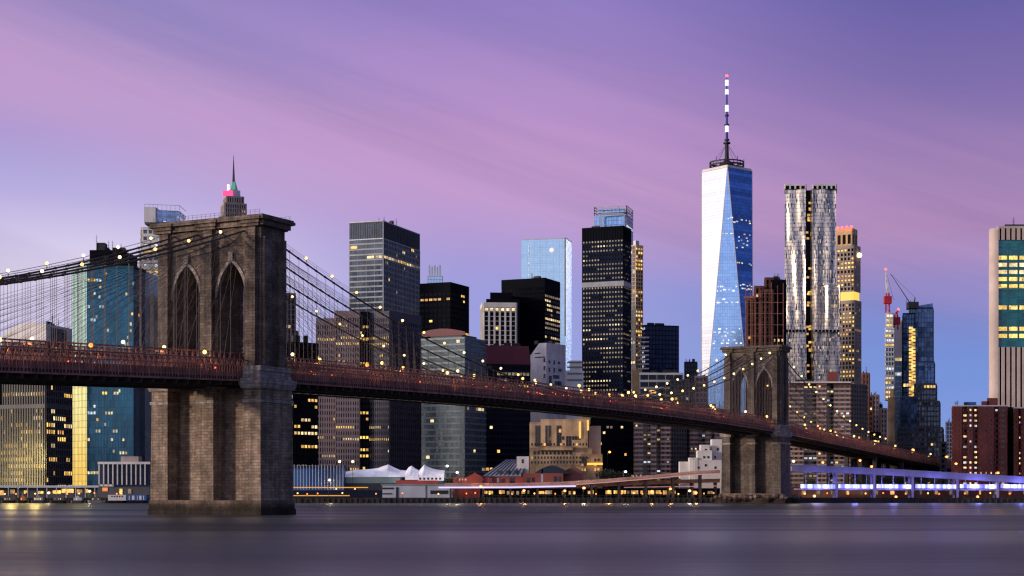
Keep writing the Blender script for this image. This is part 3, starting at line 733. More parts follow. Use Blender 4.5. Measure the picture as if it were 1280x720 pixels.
for k in range(4): 
    pl = bpy.data.lights.new('facade_floodlight', 'POINT'); pl.energy = 17000; pl.specular_factor = 0.1; pl.color = (1.0,.72,.22); pl.shadow_soft_size = 1.0; o = bpy.data.objects.new('facade_floodlight', pl); COL.objects.link(o); o.parent = b.root; R0 = b.root.location; o.location = (PX(4+k*15,d)-R0[0], d-9-R0[1], 1.5+(k%2)*22)
# barrel roof with pale arched cornice
A_, B_ = P2[3], P2[0]; n_ = 10; mb = MB(); hh = Z(402, d)-zt2
def LR(a, b_, f): return (a[0]+(b_[0]-a[0])*f, a[1]+(b_[1]-a[1])*f)
for i in range(n_):
    f0, f1 = i/n_, (i+1)/n_; h0, h1 = hh*sin(pi*(0.16+0.5*f0)), hh*sin(pi*(0.16+0.5*f1))
    a0, a1 = LR(A_, B_, f0), LR(A_, B_, f1); c0, c1_ = LR(P2[2], P2[1], f0), LR(P2[2], P2[1], f1)
    mb.face([(a0[0],a0[1],zt2),(a1[0],a1[1],zt2),(a1[0],a1[1],zt2+h1),(a0[0],a0[1],zt2+h0)])
    mb.face([(a0[0],a0[1],zt2+h0),(a1[0],a1[1],zt2+h1),(c1_[0],c1_[1],zt2+h1),(c0[0],c0[1],zt2+h0)])
mb.face([(B_[0],B_[1],zt2),(P2[1][0],P2[1][1],zt2),(P2[1][0],P2[1][1],zt2+hh*sin(pi*.66)),(B_[0],B_[1],zt2+hh*sin(pi*.66))])
part(mb, 'curved_roof', [F['white']], b.root)
P3 = sub(P2, 0.15, 0.8, 0.0, 0.25); b.plain(P3, zt2, Z(408, d), F['black']); b.plant(P3, Z(408, d), 4, 4, 3)
for (x, y) in ((78, 411), (66, 414)):
    m = MB(); c = (PX(x, d+20), d+20); m.lathe(c, [(0.01, Z(y,d)), (2.4, Z(y+2,d)), (2.4, Z(y+9,d)), (0.01, Z(y+9,d))][::-1], 10)
    for q in range(4): m.bar((c[0]+2*cos(q*pi/2), c[1]+2*sin(q*pi/2), Z(y+9,d)), (c[0]+2*cos(q*pi/2), c[1]+2*sin(q*pi/2), zt2-1), 0.2)
    part(m, 'water_tank', [M['dark']], b.root)
b.finish()
# 2 -- teal tower with cut corners
d = 1000; zt2 = Z(333, d)
xs = [(90, 14), (109, 0), (167, 4), (182, 22)]
poly = [(PX(x, d+e), d+e) for x, e in xs]; poly = poly+[(poly[3][0]+2, d+48), (poly[2][0], d+62), (poly[1][0]+2, d+60), (poly[0][0], d+46)]
b = Building('glass_tower', 'teal glass tower with cut corners, its narrow pale side yellow at the foot', 'office building', poly[1])
mb = MB(); n = len(poly)
for i in range(n):
    a, c = poly[i], poly[(i+1) % n]
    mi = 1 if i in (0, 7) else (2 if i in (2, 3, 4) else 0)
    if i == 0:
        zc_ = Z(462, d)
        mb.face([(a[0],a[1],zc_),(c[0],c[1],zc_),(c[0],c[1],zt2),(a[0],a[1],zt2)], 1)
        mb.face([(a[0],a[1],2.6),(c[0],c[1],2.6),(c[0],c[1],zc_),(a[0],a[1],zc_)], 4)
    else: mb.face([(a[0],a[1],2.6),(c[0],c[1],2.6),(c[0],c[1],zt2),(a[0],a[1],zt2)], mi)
mb.face([(p[0],p[1],zt2) for p in poly], 3)
pale = glass('pale_green_glass', (0.46,0.72,0.66), 0.25, 0.55, (1.7,4.1), 0.18, 0.02, 0.7, 0.12, (0.2,0.33,0.3))
m, t, p = newmat('sunset_glow_glass'); u, v = t.sep(uvn(t))[:2]  # yellow sunset reflection on the lower glass, put in as emission
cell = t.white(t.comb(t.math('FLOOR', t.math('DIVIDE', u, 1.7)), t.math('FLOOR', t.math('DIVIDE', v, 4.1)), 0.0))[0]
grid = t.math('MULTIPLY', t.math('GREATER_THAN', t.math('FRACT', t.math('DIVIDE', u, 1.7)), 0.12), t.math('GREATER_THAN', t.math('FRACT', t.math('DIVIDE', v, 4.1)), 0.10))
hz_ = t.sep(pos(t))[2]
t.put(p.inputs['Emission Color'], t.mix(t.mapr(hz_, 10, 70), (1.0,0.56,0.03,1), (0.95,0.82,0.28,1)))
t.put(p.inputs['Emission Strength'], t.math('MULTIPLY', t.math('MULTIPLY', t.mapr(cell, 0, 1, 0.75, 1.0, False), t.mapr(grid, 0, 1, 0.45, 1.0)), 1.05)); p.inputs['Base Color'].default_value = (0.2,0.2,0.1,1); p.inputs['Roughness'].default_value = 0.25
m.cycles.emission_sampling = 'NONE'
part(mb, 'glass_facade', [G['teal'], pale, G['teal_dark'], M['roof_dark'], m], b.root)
for i in (0, 1, 2):
    a, c = poly[i], poly[i+1]; L = math.hypot(c[0]-a[0], c[1]-a[1]); t_ = ((c[0]-a[0])/L, (c[1]-a[1])/L); nn = (t_[1], -t_[0])
    mb = MB()
    for k in range(int(L/1.7)+1): mb.obox(a, t_, nn, k*1.7-0.07, k*1.7+0.07, 0.0, 0.22, 2.6, zt2, 0)
    mb.obox(a, t_, nn, 0, L, 0, 0.35, zt2-1.0, zt2+0.8)
    part(mb, 'mullions', [F['olive'] if i == 0 else F['teal'] if i == 1 else F['black']], b.root)
    b.facade(MB(), a, c, 2.6, zt2, dict(pw=1.7, wp=0.3, dp=0, sh=1.6, ph=4.1, top=3, lit=(0, 0.05, 0.01)[i], streak=(0, 0.08, 0)[i], rows=((Z(407,d),Z(400,d),0.8),) if i == 1 else (), mats=[L_W, L_Y, L_C]))
mp = [(PX(112,d+15), d+15), (PX(152,d+15), d+15), (PX(158,d+15), d+45), (PX(112,d+15), d+45)]
b.plain(mp, zt2, Z(308, d), F['black']); b.plant(mp, Z(308, d), 4, 5, 4)
b.finish()
# 3 -- slim pale tower with a roof deck, behind the nearer bridge tower
d = 1120; P = slab_px(178.5, 212, d, 24, 0)
b = Building('slim_tower', 'slim pale tower of stacked balconies with a white glazed roof lounge', 'residential tower', P[0])
st = dict(glass=G['steel'], frame=F['white'], pw=3.4, wp=1.1, dp=0.8, ph=4.6, sh=2.0, ds=1.4, top=2, lit=0.5, mats=[L_C, L_C, L_Y], allsides=True)
b.block(P, 2.6, Z(284, d), st)
P2 = [(PX(182,d), d-3), (PX(223,d), d+3), (PX(223,d), d+26), (PX(182,d), d+22)]
b.plain(P2, Z(281, d), Z(277, d), F['grey'], 'lounge_floor'); 
mb = MB(); P2i = inset(P2, 0.4); mb.prism(P2i, Z(277, d), Z(263, d)); part(mb, 'lounge_glass', [glass('lounge_glazing', (.35,.55,.9), .2, .4, (3,4), .3, .02, .6, .3, (.6,.65,.8), .9, (.7,.85,1.0), .2)], b.root)
mb = MB()
for k in range(9):
    q = LR(P2[0], P2[1], k/8.0); mb.bar((q[0],q[1],Z(277,d)), (q[0],q[1],Z(256,d)), 0.18)
for zz in (270, 263, 256): mb.bar((P2[0][0],P2[0][1],Z(zz,d)), (P2[1][0],P2[1][1],Z(zz,d)), 0.18); mb.bar((P2[1][0],P2[1][1],Z(zz,d)), (P2[2][0],P2[2][1],Z(zz,d)), 0.18)
part(mb, 'roof_railing', [F['pale']], b.root)
b.plain([(PX(182,d), d-4.5), (PX(196,d), d-4), (PX(196,d), d+8), (PX(182,d), d+8)], Z(279,d), Z(260, d), F['white'], 'lift_house', True); b.finish()
# 4 -- stepped spire far behind
d = 1500; cx = PX(292, d); cy = d
b = Building('spire_tower', 'stepped art deco tower top with a thin spire, lit green and red', 'skyscraper', (cx, cy))
def sq(h_, rot=0.0, c=(cx, cy)): return [(c[0]+h_*1.414*cos(rot+pi/4+k*pi/2-pi/2-pi/4+pi/4*0-pi/2*0-pi/4*0-pi/4*0-pi/2*0+(-pi/4)*0-pi/2), c[1]+h_*1.414*sin(rot+pi/4+k*pi/2-pi/2-pi/4+(-pi/2))) for k in range(4)]
def rsq(c, hx, hy=None, rot=0.0):
    hy = hx if hy is None else hy; out = []
    for (a, e) in ((-hx,-hy),(hx,-hy),(hx,hy),(-hx,hy)): out.append((c[0]+a*cos(rot)-e*sin(rot), c[1]+a*sin(rot)+e*cos(rot)))
    return out
st = dict(glass=G['dark'], frame=F['band'], pw=2.2, wp=1.1, dp=0.8, ph=3.6, sh=1.2, ds=0.4, top=1.5, lit=0.3, mats=[L_W, L_A])
c = (cx, cy)
b.block(rsq(c, 15, rot=.35), 2.6, Z(275, d), st); b.block(rsq(c, 9.5, rot=.35), Z(275, d), Z(256, d), st); b.block(rsq(c, 7.5, rot=.35), Z(256, d), Z(247, d), dict(st, lit=0))
grn = lamp('floodlit_green', (0.04,0.5,0.28), .55); pnk = lamp('floodlit_red', (1.0,0.04,0.18), 1.6)
b.plain(rsq(c, 5.2, rot=.35), Z(247, d), Z(239, d), F['pale'], 'lantern')
mb = MB(); mb.loft(rsq(c, 3.4, rot=.35), Z(239, d), rsq(c, 1.5, rot=.35), Z(227, d)); part(mb, 'lantern_cap', [F['pale']], b.root); mb = MB(); mb.box(cx-1.0, cx+2.2, cy-4.6, cy-3.6, Z(238,d), Z(229,d)); part(mb, 'green_floodlight', [grn], b.root); mb = MB(); mb.box(cx-4.9, cx-3.2, cy-5.4, cy-4.6, Z(239,d), Z(232,d)); part(mb, 'white_floodlight', [M['lamp_white']], b.root)
mb = MB(); q = (cx-5.5, cy-6.5); mb.box(q[0]-3, q[0]+6, q[1]-1.2, q[1]+.5, Z(247, d), Z(240, d)); part(mb, 'red_floodlight', [pnk], b.root)
mb = MB(); mb.bar((cx,cy,Z(229,d)), (cx,cy,Z(194,d)), 1.4, 0, 6, 0.15); part(mb, 'spire', [M['dark']], b.root); b.finish()
# 5 -- pieces just behind the nearer bridge tower
d = 1200; P = slab_px(355, 368.5, d, 22, 3)
b = Building('slim_tower', 'thin ribbed tower shaft seen against the sky beside the nearer bridge tower', 'residential tower', P[0])
b.block(P, 2.6, Z(366, d), dict(glass=G['dark'], frame=F['mauve'], pw=2.4, wp=0.9, dp=0.7, ph=3.6, sh=0.5, ds=0.2, lit=0.02)); b.plain(slab_px(368.7, 373, d+8, 12), 2.6, Z(412, d), F['mauve'], 'wing'); b.finish()
d = 960; P = box_px(357, 367, 397, d, 48)
b = Building('office_block', 'low black office block with scattered amber windows and a white lit edge', 'office building', P[0])
sl = dict(glass=G['sky'], frame=F['white'], pw=2, wp=0.9, dp=0.5, ph=4, sh=0.4, ds=0.2, lit=0.5, mats=[L_C])
sb = dict(glass=G['black'], frame=F['black'], pw=2.6, wp=0.5, dp=0.3, ph=3.9, sh=1.5, ds=0.2, lit=0.10, streak=0.2, mats=[L_Y, L_A, L_W])
b.block(P, 2.6, Z(427, d), [sb, sb, sb, sl]); b.plant(P, Z(427, d), 3, 4, 1); b.finish()
# 6 -- brown granite twin slab
d = 1040
b = Building('office_tower', 'mauve brown granite tower split by a dark glass slot, bands of yellow windows', 'office building', (PX(450, d), d))
st = dict(glass=G['dark'], frame=F['mauve'], pw=1.5, wp=0.78, dp=0.55, ph=3.85, sh=1.5, ds=0.4, top=4.5, lit=0.02, streak=0.0, mats=[L_Y, L_Y, L_W],
   rows=((Z(425,d),Z(421,d),.85),(Z(430,d),Z(426,d),.8),(Z(531,d),Z(527,d),.9),(Z(538,d),Z(533,d),.5),(Z(549,d),Z(544,d),.75),(Z(570,d),Z(566,d),.85),(Z(452,d),Z(440,d),.08)))
P = slab_px(396.5, 419, d+3, 40, 1); b.block(P, 2.6, Z(397, d), st)
P = slab_px(419.5, 449, d, 44, 1); b.block(P, 2.6, Z(388.5, d), st)
sd_ = dict(glass=G['black'], frame=F['black'], pw=2.0, wp=0.3, dp=0.2, ph=3.85, sh=1.5, ds=0.2, top=4.5, lit=0.2, mats=[L_Y], rows=st['rows'])
P = slab_px(449, 461, d+3, 40, 0); b.block(P, 2.6, Z(389, d), sd_)
P = box_px(461, 487, 526, d, 30); P[3] = (PX(461, d+4), d+6); P[2] = (P[1][0]+P[3][0]-P[0][0], P[1][1]+P[3][1]-P[0][1])
sR = dict(glass=G['dark'], frame=F['blue_dark'], pw=2.6, wp=1.3, dp=0.5, ph=3.85, sh=1.9, ds=0.3, top=6, lit=0.004)
b.block(P, 2.6, Z(388.5, d), [sR, sR, sR, st]); b.finish()
# 7 -- tall slab above it
d = 1260; P = box_px(437, 479, 524.5, d, 20)
b = Building('office_tower', 'tall dark glass slab with pale horizontal bands and a yellow lit storey', 'office building', P[0])
sl = dict(glass=G['steel'], frame=F['pale'], pw=7, wp=0.25, dp=0.2, ph=4.1, sh=1.15, ds=0.4, top=0, lit=0.05, streak=0.10, mats=[L_W, L_Y, L_D], rows=((Z(318,d),Z(314,d),.8),(Z(306,d),Z(301,d),.5)))
sR = dict(glass=G['steel'], frame=F['grey'], pw=3.0, wp=0.35, dp=0.5, ph=4.1, sh=1.2, ds=0.2, top=0, lit=0.05, streak=0.05, mats=[L_Y, L_W, L_D], wide=2.6, wide_every=3, rows=((Z(322,d),Z(318.5,d),.97),(Z(352,d),Z(349,d),.5)))
zc_ = Z(298, d); b.block(P, 2.6, zc_, [sR, sR, sR, sl])
sc = dict(glass=G['steel'], frame=F['dgrey'], pw=1.5, wp=0.4, dp=0.3, ph=30, sh=0, top=0.8, lit=0, streak=0); sc2 = dict(sc, wide=1.8, wide_every=4, pw=1.5)
b.block(P, zc_, Z(276.5, d), [sc2, sc2, sc, sc], 'crown_screen')
b.plain([(p[0], p[1]) for p in inset(P, -0.6)], zc_-0.4, zc_+0.4, F['pale'], 'ledge', True); b.plain(inset(P, -0.5), Z(276.5, d), Z(276.5,d)+0.6, F['pale'], 'coping', True)
b.plant(sub(P, 0.05, .5, 0, .5), Z(276.5, d)+.6, 2, 3, 4)
mb = MB(); mb.bar((P[0][0],P[0][1]-.4,2.6), (P[0][0],P[0][1]-.4,Z(276.5,d)), 0.5); part(mb, 'corner_strip', [F['pale']], b.root); b.finish()
# 8 -- black tower with curved red terrace
d = 1180; P = box_px(525, 563, 586, d, 24)
b = Building('office_tower', 'squat black tower with a few yellow windows over a dark red terrace roof', 'office building', P[0])
st = dict(glass=G['black'], frame=F['black'], pw=3.4, wp=0.5, dp=0.25, ph=3.9, sh=1.6, ds=0.2, top=7, lit=0.04, mats=[L_Y, L_A], rows=((Z(375,d),Z(371,d),.6),(Z(402,d),Z(397,d),.5),(Z(386,d),Z(382,d),.2)))
b.block(P, 2.6, Z(352.5, d), [dict(st, lit=.02, rows=()), st, st, st]); b.finish()
# far pale crown peeking over
d = 2100; P = slab_px(535, 553, d, 20)
b = Building('glass_tower', 'far hazy pale blue tower top peeking above the squat black tower', 'skyscraper', P[0])
b.block(P, 2.6, Z(345, d), dict(glass=G['sky'], frame=F['pale'], pw=4, wp=0.6, dp=0.6, ph=4.2, sh=1, ds=.3, top=1, lit=0))
for k in range(5):
    P2 = slab_px(536+3.3*k, 538+3.3*k, d+3, 8); b.plain(P2, Z(345, d), Z(331+(k % 2)*2, d), F['pale'], 'crown_fin')
b.finish()
# 9 -- green grey banded glass block
d = 1010; P = box_px(526.8, 581, 607.3, d, 26)
b = Building('office_block', 'wide grey green glass block ruled with pale horizontal bands', 'office building', P[0])
st = dict(glass=G['green'], frame=fr('cool_grey_metal', (.15,.20,.23), .5, .12, .2), pw=3, wp=0.14, dp=0.12, ph=3.7, sh=1.1, ds=0.35, top=1.2, lit=0.012, streak=0.0, mats=[L_D, L_W], rows=((Z(510,d),Z(504,d),.2),))
b.block(P, 2.6, Z(421, d), st); b.plain(inset(P, 6), Z(421, d)-.2, Z(417, d), F['dgrey'])
# dark red curved terrace on the roof
mb = MB(); q0, q1 = P[3], P[0]
for i in range(10):
    f0, f1 = i/10, (i+1)/10; a, c = LR(q0, q1, f0), LR(q0, q1, f1); z0, z1 = Z(414.5-6*sin(pi*(.15+.8*f0)), d), Z(414.5-6*sin(pi*(.15+.8*f1)), d)
    mb.hexa([(a[0],a[1]+4,Z(418,d)),(c[0],c[1]+4,Z(418,d)),(c[0],c[1]+30,Z(418,d)),(a[0],a[1]+30,Z(418,d)),(a[0],a[1]+4,z0),(c[0],c[1]+4,z1),(c[0],c[1]+30,z1),(a[0],a[1]+30,z0)])
part(mb, 'terrace_roof', [F['maroon']], b.root); b.finish()
# 10 -- white pier tower
d = 1380; P = box_px(601.5, 604.5, 645, d, 84)
b = Building('office_tower', 'short tower of bright white vertical piers over black glass', 'office building', P[0])
st = dict(glass=G['black'], frame=F['white'], pw=4.4, wp=1.5, dp=1.0, ph=4.0, sh=0.5, ds=0.2, top=4, lit=0.01)
b.block(P, 2.6, Z(378, d), [st, st, st, dict(st, frame=F['black'])]); b.finish()
# 11 -- black stepped tower
d = 1420; P = box_px(627, 681, 700, d, 24)
b = Building('office_tower', 'black stepped tower whose narrow side is dotted with yellow windows', 'office building', P[0])
st = dict(glass=G['black'], frame=F['black'], pw=2.6, wp=0.4, dp=0.2, ph=4, sh=1.3, ds=0.15, top=8, lit=0.003, mats=[L_W])
s2 = dict(st, lit=0.55, streak=0.1, mats=[L_W, L_D, L_D], pw=4.2, top=14)
b.block(P, 2.6, Z(347, d), [s2, st, st, st])
P2 = slab_px(613, 640, d-14, 30, 2); b.block(P2, 2.6, Z(368, d), st); P3 = slab_px(608, 650, d-20, 28, 2); b.block(P3, 2.6, Z(377, d), st); b.plant(P, Z(347, d), 2, 4, 3); b.finish()
# 12 -- pale blue glass tower
d = 1750; P = box_px(651.5, 707.5, 714.5, d, 14)
b = Building('glass_tower', 'smooth pale blue glass tower with one round light near the top', 'skyscraper', P[0])
st = dict(glass=G['sky'], frame=F['pale'], pw=7, wp=0.1, dp=0.12, ph=8.4, sh=0.15, ds=0.15, top=1.2, lit=0.0, streak=0)
b.block(P, 2.6, Z(297, d), [dict(st, wp=0, sh=0, lit=.01), st, st, st])
mb = MB(); q = LR(P[3], P[0], 0.68); mb.ball((q[0], q[1]-1.5, Z(312, d)), 2.3, 0, 10, 6); part(mb, 'round_light', [lamp('pink_light', (1.0,0.62,0.62), 1.3)], b.root, True)
mb = MB()
for k in range(14):
    q = LR(P[3], P[0], 0.17); zz = Z(304+k*3.0, d); mb.box(q[0]-0.7, q[0]+0.7, q[1]-0.5, q[1]-.1, zz, zz+1.6)
o = part(mb, 'edge_light', [L_C], b.root)
mb = MB(); q = P[0]; mb.bar((q[0]-1.5,q[1]-.6,Z(420,d)), (q[0]-1.5,q[1]-.6,Z(297,d)), 0.8); part(mb, 'corner_strip', [F['white']], b.root); b.finish()
# 13 -- dark block with maroon top
d = 1060; P = slab_px(607, 662, d, 42, 6)
b = Building('office_block', 'dark glass block crowned by a sloping maroon top storey', 'office building', P[0])
st = dict(glass=G['black'], frame=F['navy'], pw=2.4, wp=0.3, dp=0.25, ph=3.8, sh=1.2, ds=0.25, top=1, lit=0.03, streak=0.12, mats=[L_Y, L_W, L_A, L_D])
b.block(P, 2.6, Z(455, d), st)
mb = MB(); mb.loft(inset(P, -1.2), Z(455, d), inset(P, 1.0), Z(431.5, d)); part(mb, 'mansard_roof', [F['maroon']], b.root); b.plant(P, Z(431.5, d), 4, 2.5, 1); b.finish()
# 14 -- white concrete block
d = 1120; P = box_px(663, 683, 707, d, 38)
b = Building('concrete_block', 'white windowless concrete block with a sloping shoulder and few small openings', 'building', P[0])
zt_ = Z(428.5, d); zl = Z(443, d); C, R_, Bk, L_ = P; mb = MB(); m_ = LR(C, L_, 0.45); mk = LR(R_, Bk, 0.45)
mb.face([(L_[0],L_[1],2.6),(C[0],C[1],2.6),(C[0],C[1],zt_),(m_[0],m_[1],zt_),(L_[0],L_[1],zl)]); mb.face([(C[0],C[1],2.6),(R_[0],R_[1],2.6),(R_[0],R_[1],zt_),(C[0],C[1],zt_)])
mb.face([(R_[0],R_[1],2.6),(Bk[0],Bk[1],2.6),(Bk[0],Bk[1],zl),(mk[0],mk[1],zt_),(R_[0],R_[1],zt_)]); mb.face([(Bk[0],Bk[1],2.6),(L_[0],L_[1],2.6),(L_[0],L_[1],zl),(Bk[0],Bk[1],zl)])
mb.face([(C[0],C[1],zt_),(R_[0],R_[1],zt_),(mk[0],mk[1],zt_),(m_[0],m_[1],zt_)]); mb.face([(m_[0],m_[1],zt_),(mk[0],mk[1],zt_),(Bk[0],Bk[1],zl),(L_[0],L_[1],zl)])
part(mb, 'wall', [plain('white_concrete', (0.66,0.63,0.66), 0.8, 0, .2, .1)], b.root)
L = math.hypot(R_[0]-C[0], R_[1]-C[1]); ang = atan2(R_[1]-C[1], R_[0]-C[0])
for (f, y, w_, h_) in ((.15,452,1.8,2),(.4,452,1.8,3),(.65,452,3,1.6),(.15,462,1.6,3),(.4,462,1.6,3.5),(.7,461,4,2),(.5,470,7,2.5),(.2,474,3,5),(.6,478,8,3)):
    q = LR(C, R_, f); o = bpy.data.objects.new('window', pane_mesh(w_, h_, M['pane'])); COL.objects.link(o); o.parent = b.root; R0 = b.root.location
    o.location = (q[0]-R0[0]+.12*sin(ang), q[1]-R0[1]-.12*cos(ang), Z(y, d)-R0[2]); o.rotation_euler = (0,0,ang)
ang = atan2(C[1]-L_[1], C[0]-L_[0])
for (f, y, w_, h_) in ((.88,450,1.4,3),(.88,460,1.4,3),(.6,446,9,.7),(.45,441,5,.6),(.88,470,1.4,3)):
    q = LR(L_, C, f); o = bpy.data.objects.new('window', pane_mesh(w_, h_, M['pane'])); COL.objects.link(o); o.parent = b.root; R0 = b.root.location
    o.location = (q[0]-R0[0]+.12*sin(ang), q[1]-R0[1]-.12*cos(ang), Z(y, d)-R0[2]); o.rotation_euler = (0,0,ang)
b.plant(P, zt_, 2, 2, 0); b.finish()
d = 1160; P = slab_px(707, 729, d, 26)
b = Building('concrete_block', 'lower pale stepped block between the white block and the dark gridded tower', 'building', P[0])
b.plain(P, 2.6, Z(463, d), F['pale'], 'wall'); b.plain(slab_px(712, 727, d+4, 18), Z(463, d), Z(450, d), F['pale'], 'upper_storey')
mb = MB()
for y in (452, 458, 466, 474): mb.box(PX(709,d), PX(728,d), d-.5, d-.1, Z(y+2,d), Z(y,d))
part(mb, 'ribbon_window', [M['pane']], b.root); b.finish()
# 15 -- dark gridded tower
d = 1290; P = box_px(728, 779, 788.5, d, 22)
b = Building('office_tower', 'dark tower gridded with tiny dim windows and one pale band near the top', 'office building', P[0])
st = dict(glass=G['black'], frame=F['navy'], pw=2.5, wp=1.15, dp=0.4, ph=3.7, sh=1.8, ds=0.4, top=0, lit=0.80, streak=0.0, mats=[L_D]*9+[L_W])
zb = Z(354, d); zt2 = Z(299, d)
b.block(P, 2.6, zb-2, [dict(st, lit=.5), st, st, st]); b.plain(inset(P, -0.6), zb-2.0, zb+2.0, F['grey'], 'pale_band', True)
b.block(P, zb+2, zt2, [dict(st, lit=.2), st, st, st]); b.block(P, zt2, Z(282, d), dict(glass=G['black'], frame=F['black'], pw=2.3, wp=.5, dp=.4, ph=30, sh=0, top=2, lit=0, streak=0), 'crown_screen')
b.plant(P, Z(282, d), 2, 2, 1); b.finish()
# 16 -- blue glass tower with open crown
d = 1640; P = box_px(743, 783, 791, d, 16)
b = Building('glass_tower', 'blue glass tower with a framed open crown behind the dark gridded tower', 'skyscraper', P[0])
bb = glass('bright_blue_glass', (0.25,0.50,0.95), 0.14, 0.8, (2.5,4.2), 0.2, 0.012, .7, .2, (.04,.10,.3))
st = dict(glass=bb, frame=F['pale'], pw=5, wp=0.3, dp=0.3, ph=4.2, sh=0.3, ds=0.2, top=1, lit=0.02, mats=[L_C, L_Y])
b.block(P, 2.6, Z(268, d), st)
mb = MB()
for e in ((3,0),(0,1),(1,2),(2,3)):
    A_, B_ = P[e[0]], P[e[1]]
    for k in range(5): q = LR(A_, B_, k/4); mb.bar((q[0],q[1],Z(268,d)), (q[0],q[1],Z(257,d)), 0.5)
    for y in (257, 260.5, 264): mb.bar((A_[0],A_[1],Z(y,d)), (B_[0],B_[1],Z(y,d)), 0.45)
part(mb, 'crown_frame', [F['pale']], b.root)
Q = inset(P, 5); b.plain(Q, Z(268, d), Z(259, d), bb, 'penthouse')
mb = MB(); q = LR(P[3], P[0], .97)
for x0, x1 in ((752,779),): mb.box(PX(x0,d)-1.5, PX(x0,d), q[1]-4, q[1]-3, Z(320,d), Z(268,d)); mb.box(PX(x1,d), PX(x1,d)+1.5, q[1]-4, q[1]-3, Z(320,d), Z(268,d)); mb.box(PX(x0,d), PX(x1,d), q[1]-4, q[1]-3, Z(269,d), Z(267,d))
part(mb, 'portal_frame', [F['pale']], b.root); b.finish()
# 17 -- slender tower with gold balconies
d = 1500; P = box_px(787.5, 794, 803, d, 50)
b = Building('residential_tower', 'slender tower with gold lit balconies up its corner', 'residential tower', P[0])
sl = dict(glass=bb, frame=F['pale'], pw=4, wp=0.3, dp=0.2, ph=3.6, sh=0.4, ds=0.2, top=1, lit=0.05); sg = dict(glass=G['steel'], frame=F['gold'], pw=3.2, wp=0.5, dp=0.8, ph=3.6, sh=1.0, ds=1.1, top=2, lit=0.28, streak=0.15, mats=[L_A, L_Y, L_W], rows=((Z(334,d),Z(328,d),.95),(Z(378,d),Z(370,d),.8),(Z(350,d),Z(340,d),.5)))
b.block(P, 2.6, Z(306, d), [sg, sg, sl, sl]); b.plain(inset(P, 3), Z(306, d)-.3, Z(300, d), F['pale'])
b.plain(slab_px(790, 802, 1400, 14), 2.6, Z(462, 1400), F['gold'], 'podium'); b.finish()
# 18 -- navy block
d = 1400; P = box_px(803, 807, 848.5, d, 74)
b = Building('office_tower', 'plain navy blue glass block with white lit balconies on one edge', 'office building', P[0])
nv = glass('navy_glass', (0.012,0.02,0.07), 0.15, 0.2, (2,4), 0.4, 0.02, .5)
b.block(P, 2.6, Z(406, d), [dict(glass=nv, frame=F['navy'], pw=3, wp=.3, dp=.2, ph=4, sh=.8, ds=.15, top=1, lit=.01)]*3+[dict(glass=nv, frame=F['white'], pw=4, wp=.5, dp=.5, ph=4, sh=1.2, ds=1.0, lit=.6, mats=[L_C])]); b.plant(P, Z(406, d), 2, 2, 1)
P2 = slab_px(802, 808, d-10, 10); mb = MB()
for k in range(9): mb.box(P2[0][0]-2, P2[1][0]+2, d-12, d-6, Z(424+k*5.5,d), Z(422.6+k*5.5,d))
part(mb, 'balcony', [F['white']], b.root); b.finish()
d = 1180; P = slab_px(800, 853, d, 30)
b = Building('low_block', 'low block with pale ribbon storeys below the navy tower', 'building', P[0])
b.block(P, 2.6, Z(466, d), dict(glass=G['dark'], frame=F['white'], pw=6, wp=.3, dp=.2, ph=5.2, sh=1.6, ds=.5, top=1.5, lit=.25, mats=[L_W, L_A])); b.plant(P, Z(466,d), 4, 3, 1); b.finish()
for (x0, x1, y, dd, nm, lb, fk) in ((856,871,452,1300,'office_block','small navy block with a pale vertical edge beside the navy tower','navy'), (869,884,470,1200,'office_block','small mauve block behind the drooping bridge cables','mauve'),
        (838,862,474,1150,'apartment_block','dark low apartments behind the drooping bridge cables','dgrey')):
    P = slab_px(x0, x1, dd, 24); b = Building(nm, lb, 'building', P[0])
    b.block(P, 2.6, Z(y, dd), dict(glass=G['dark'], frame=F[fk], pw=2.6, wp=.9, dp=.4, ph=3.7, sh=1.2, ds=.3, lit=.08)); b.plant(P, Z(y, dd), 2, 3, 1); b.finish(40)
# 20 -- tapered tower of eight triangles with a mast
d = 2075; cx, cy = PX(912.8, d), d+33; hb = 32.2
b = Building('skyscraper', 'tall tapered skyscraper of long glass triangles with a lit mast, one face shining white', 'skyscraper', (cx, cy))
rot = radians(-6)
def RT(x, y): return (cx+x*cos(rot)-y*sin(rot), cy+x*sin(rot)+y*cos(rot))
base = [RT(-hb,-hb), RT(hb,-hb), RT(hb,hb), RT(-hb,hb)]
top = [RT(0,-hb), RT(hb,0), RT(0,hb), RT(-hb,0)]
z0, z1 = 55.0, Z(208.5, d+1)
wg = glass('sky_bright_glass', (0.76,0.80,0.85), 0.22, 0.9, (3.0,4.2), 0.04, 0.0015, .8, .22, (.40,.45,.52), bands=.12)  # bright sky reflected on this side is put into the glass tint
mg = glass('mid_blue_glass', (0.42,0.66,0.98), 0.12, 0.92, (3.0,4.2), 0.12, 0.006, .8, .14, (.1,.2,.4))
dg = glass('deep_blue_glass', (0.22,0.42,0.90), 0.10, 0.85, (3.0,4.2), 0.18, 0.006, .8, .14, (.02,.05,.15), bands=.35)  # same tower glass, tinted darker for the sides facing dim sky
def B3(p, z): return (p[0], p[1], z)
tri = []
for i in range(4):
    A_, B_ = base[i], base[(i+1) % 4]; T = top[i]
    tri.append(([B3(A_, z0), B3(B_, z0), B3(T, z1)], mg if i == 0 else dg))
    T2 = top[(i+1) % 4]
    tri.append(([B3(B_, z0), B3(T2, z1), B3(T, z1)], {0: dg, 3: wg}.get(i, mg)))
for pts, mt in tri:
    mb = MB(); mb.face(pts); part(mb, 'glass_facade', [mt], b.root)
mb = MB()
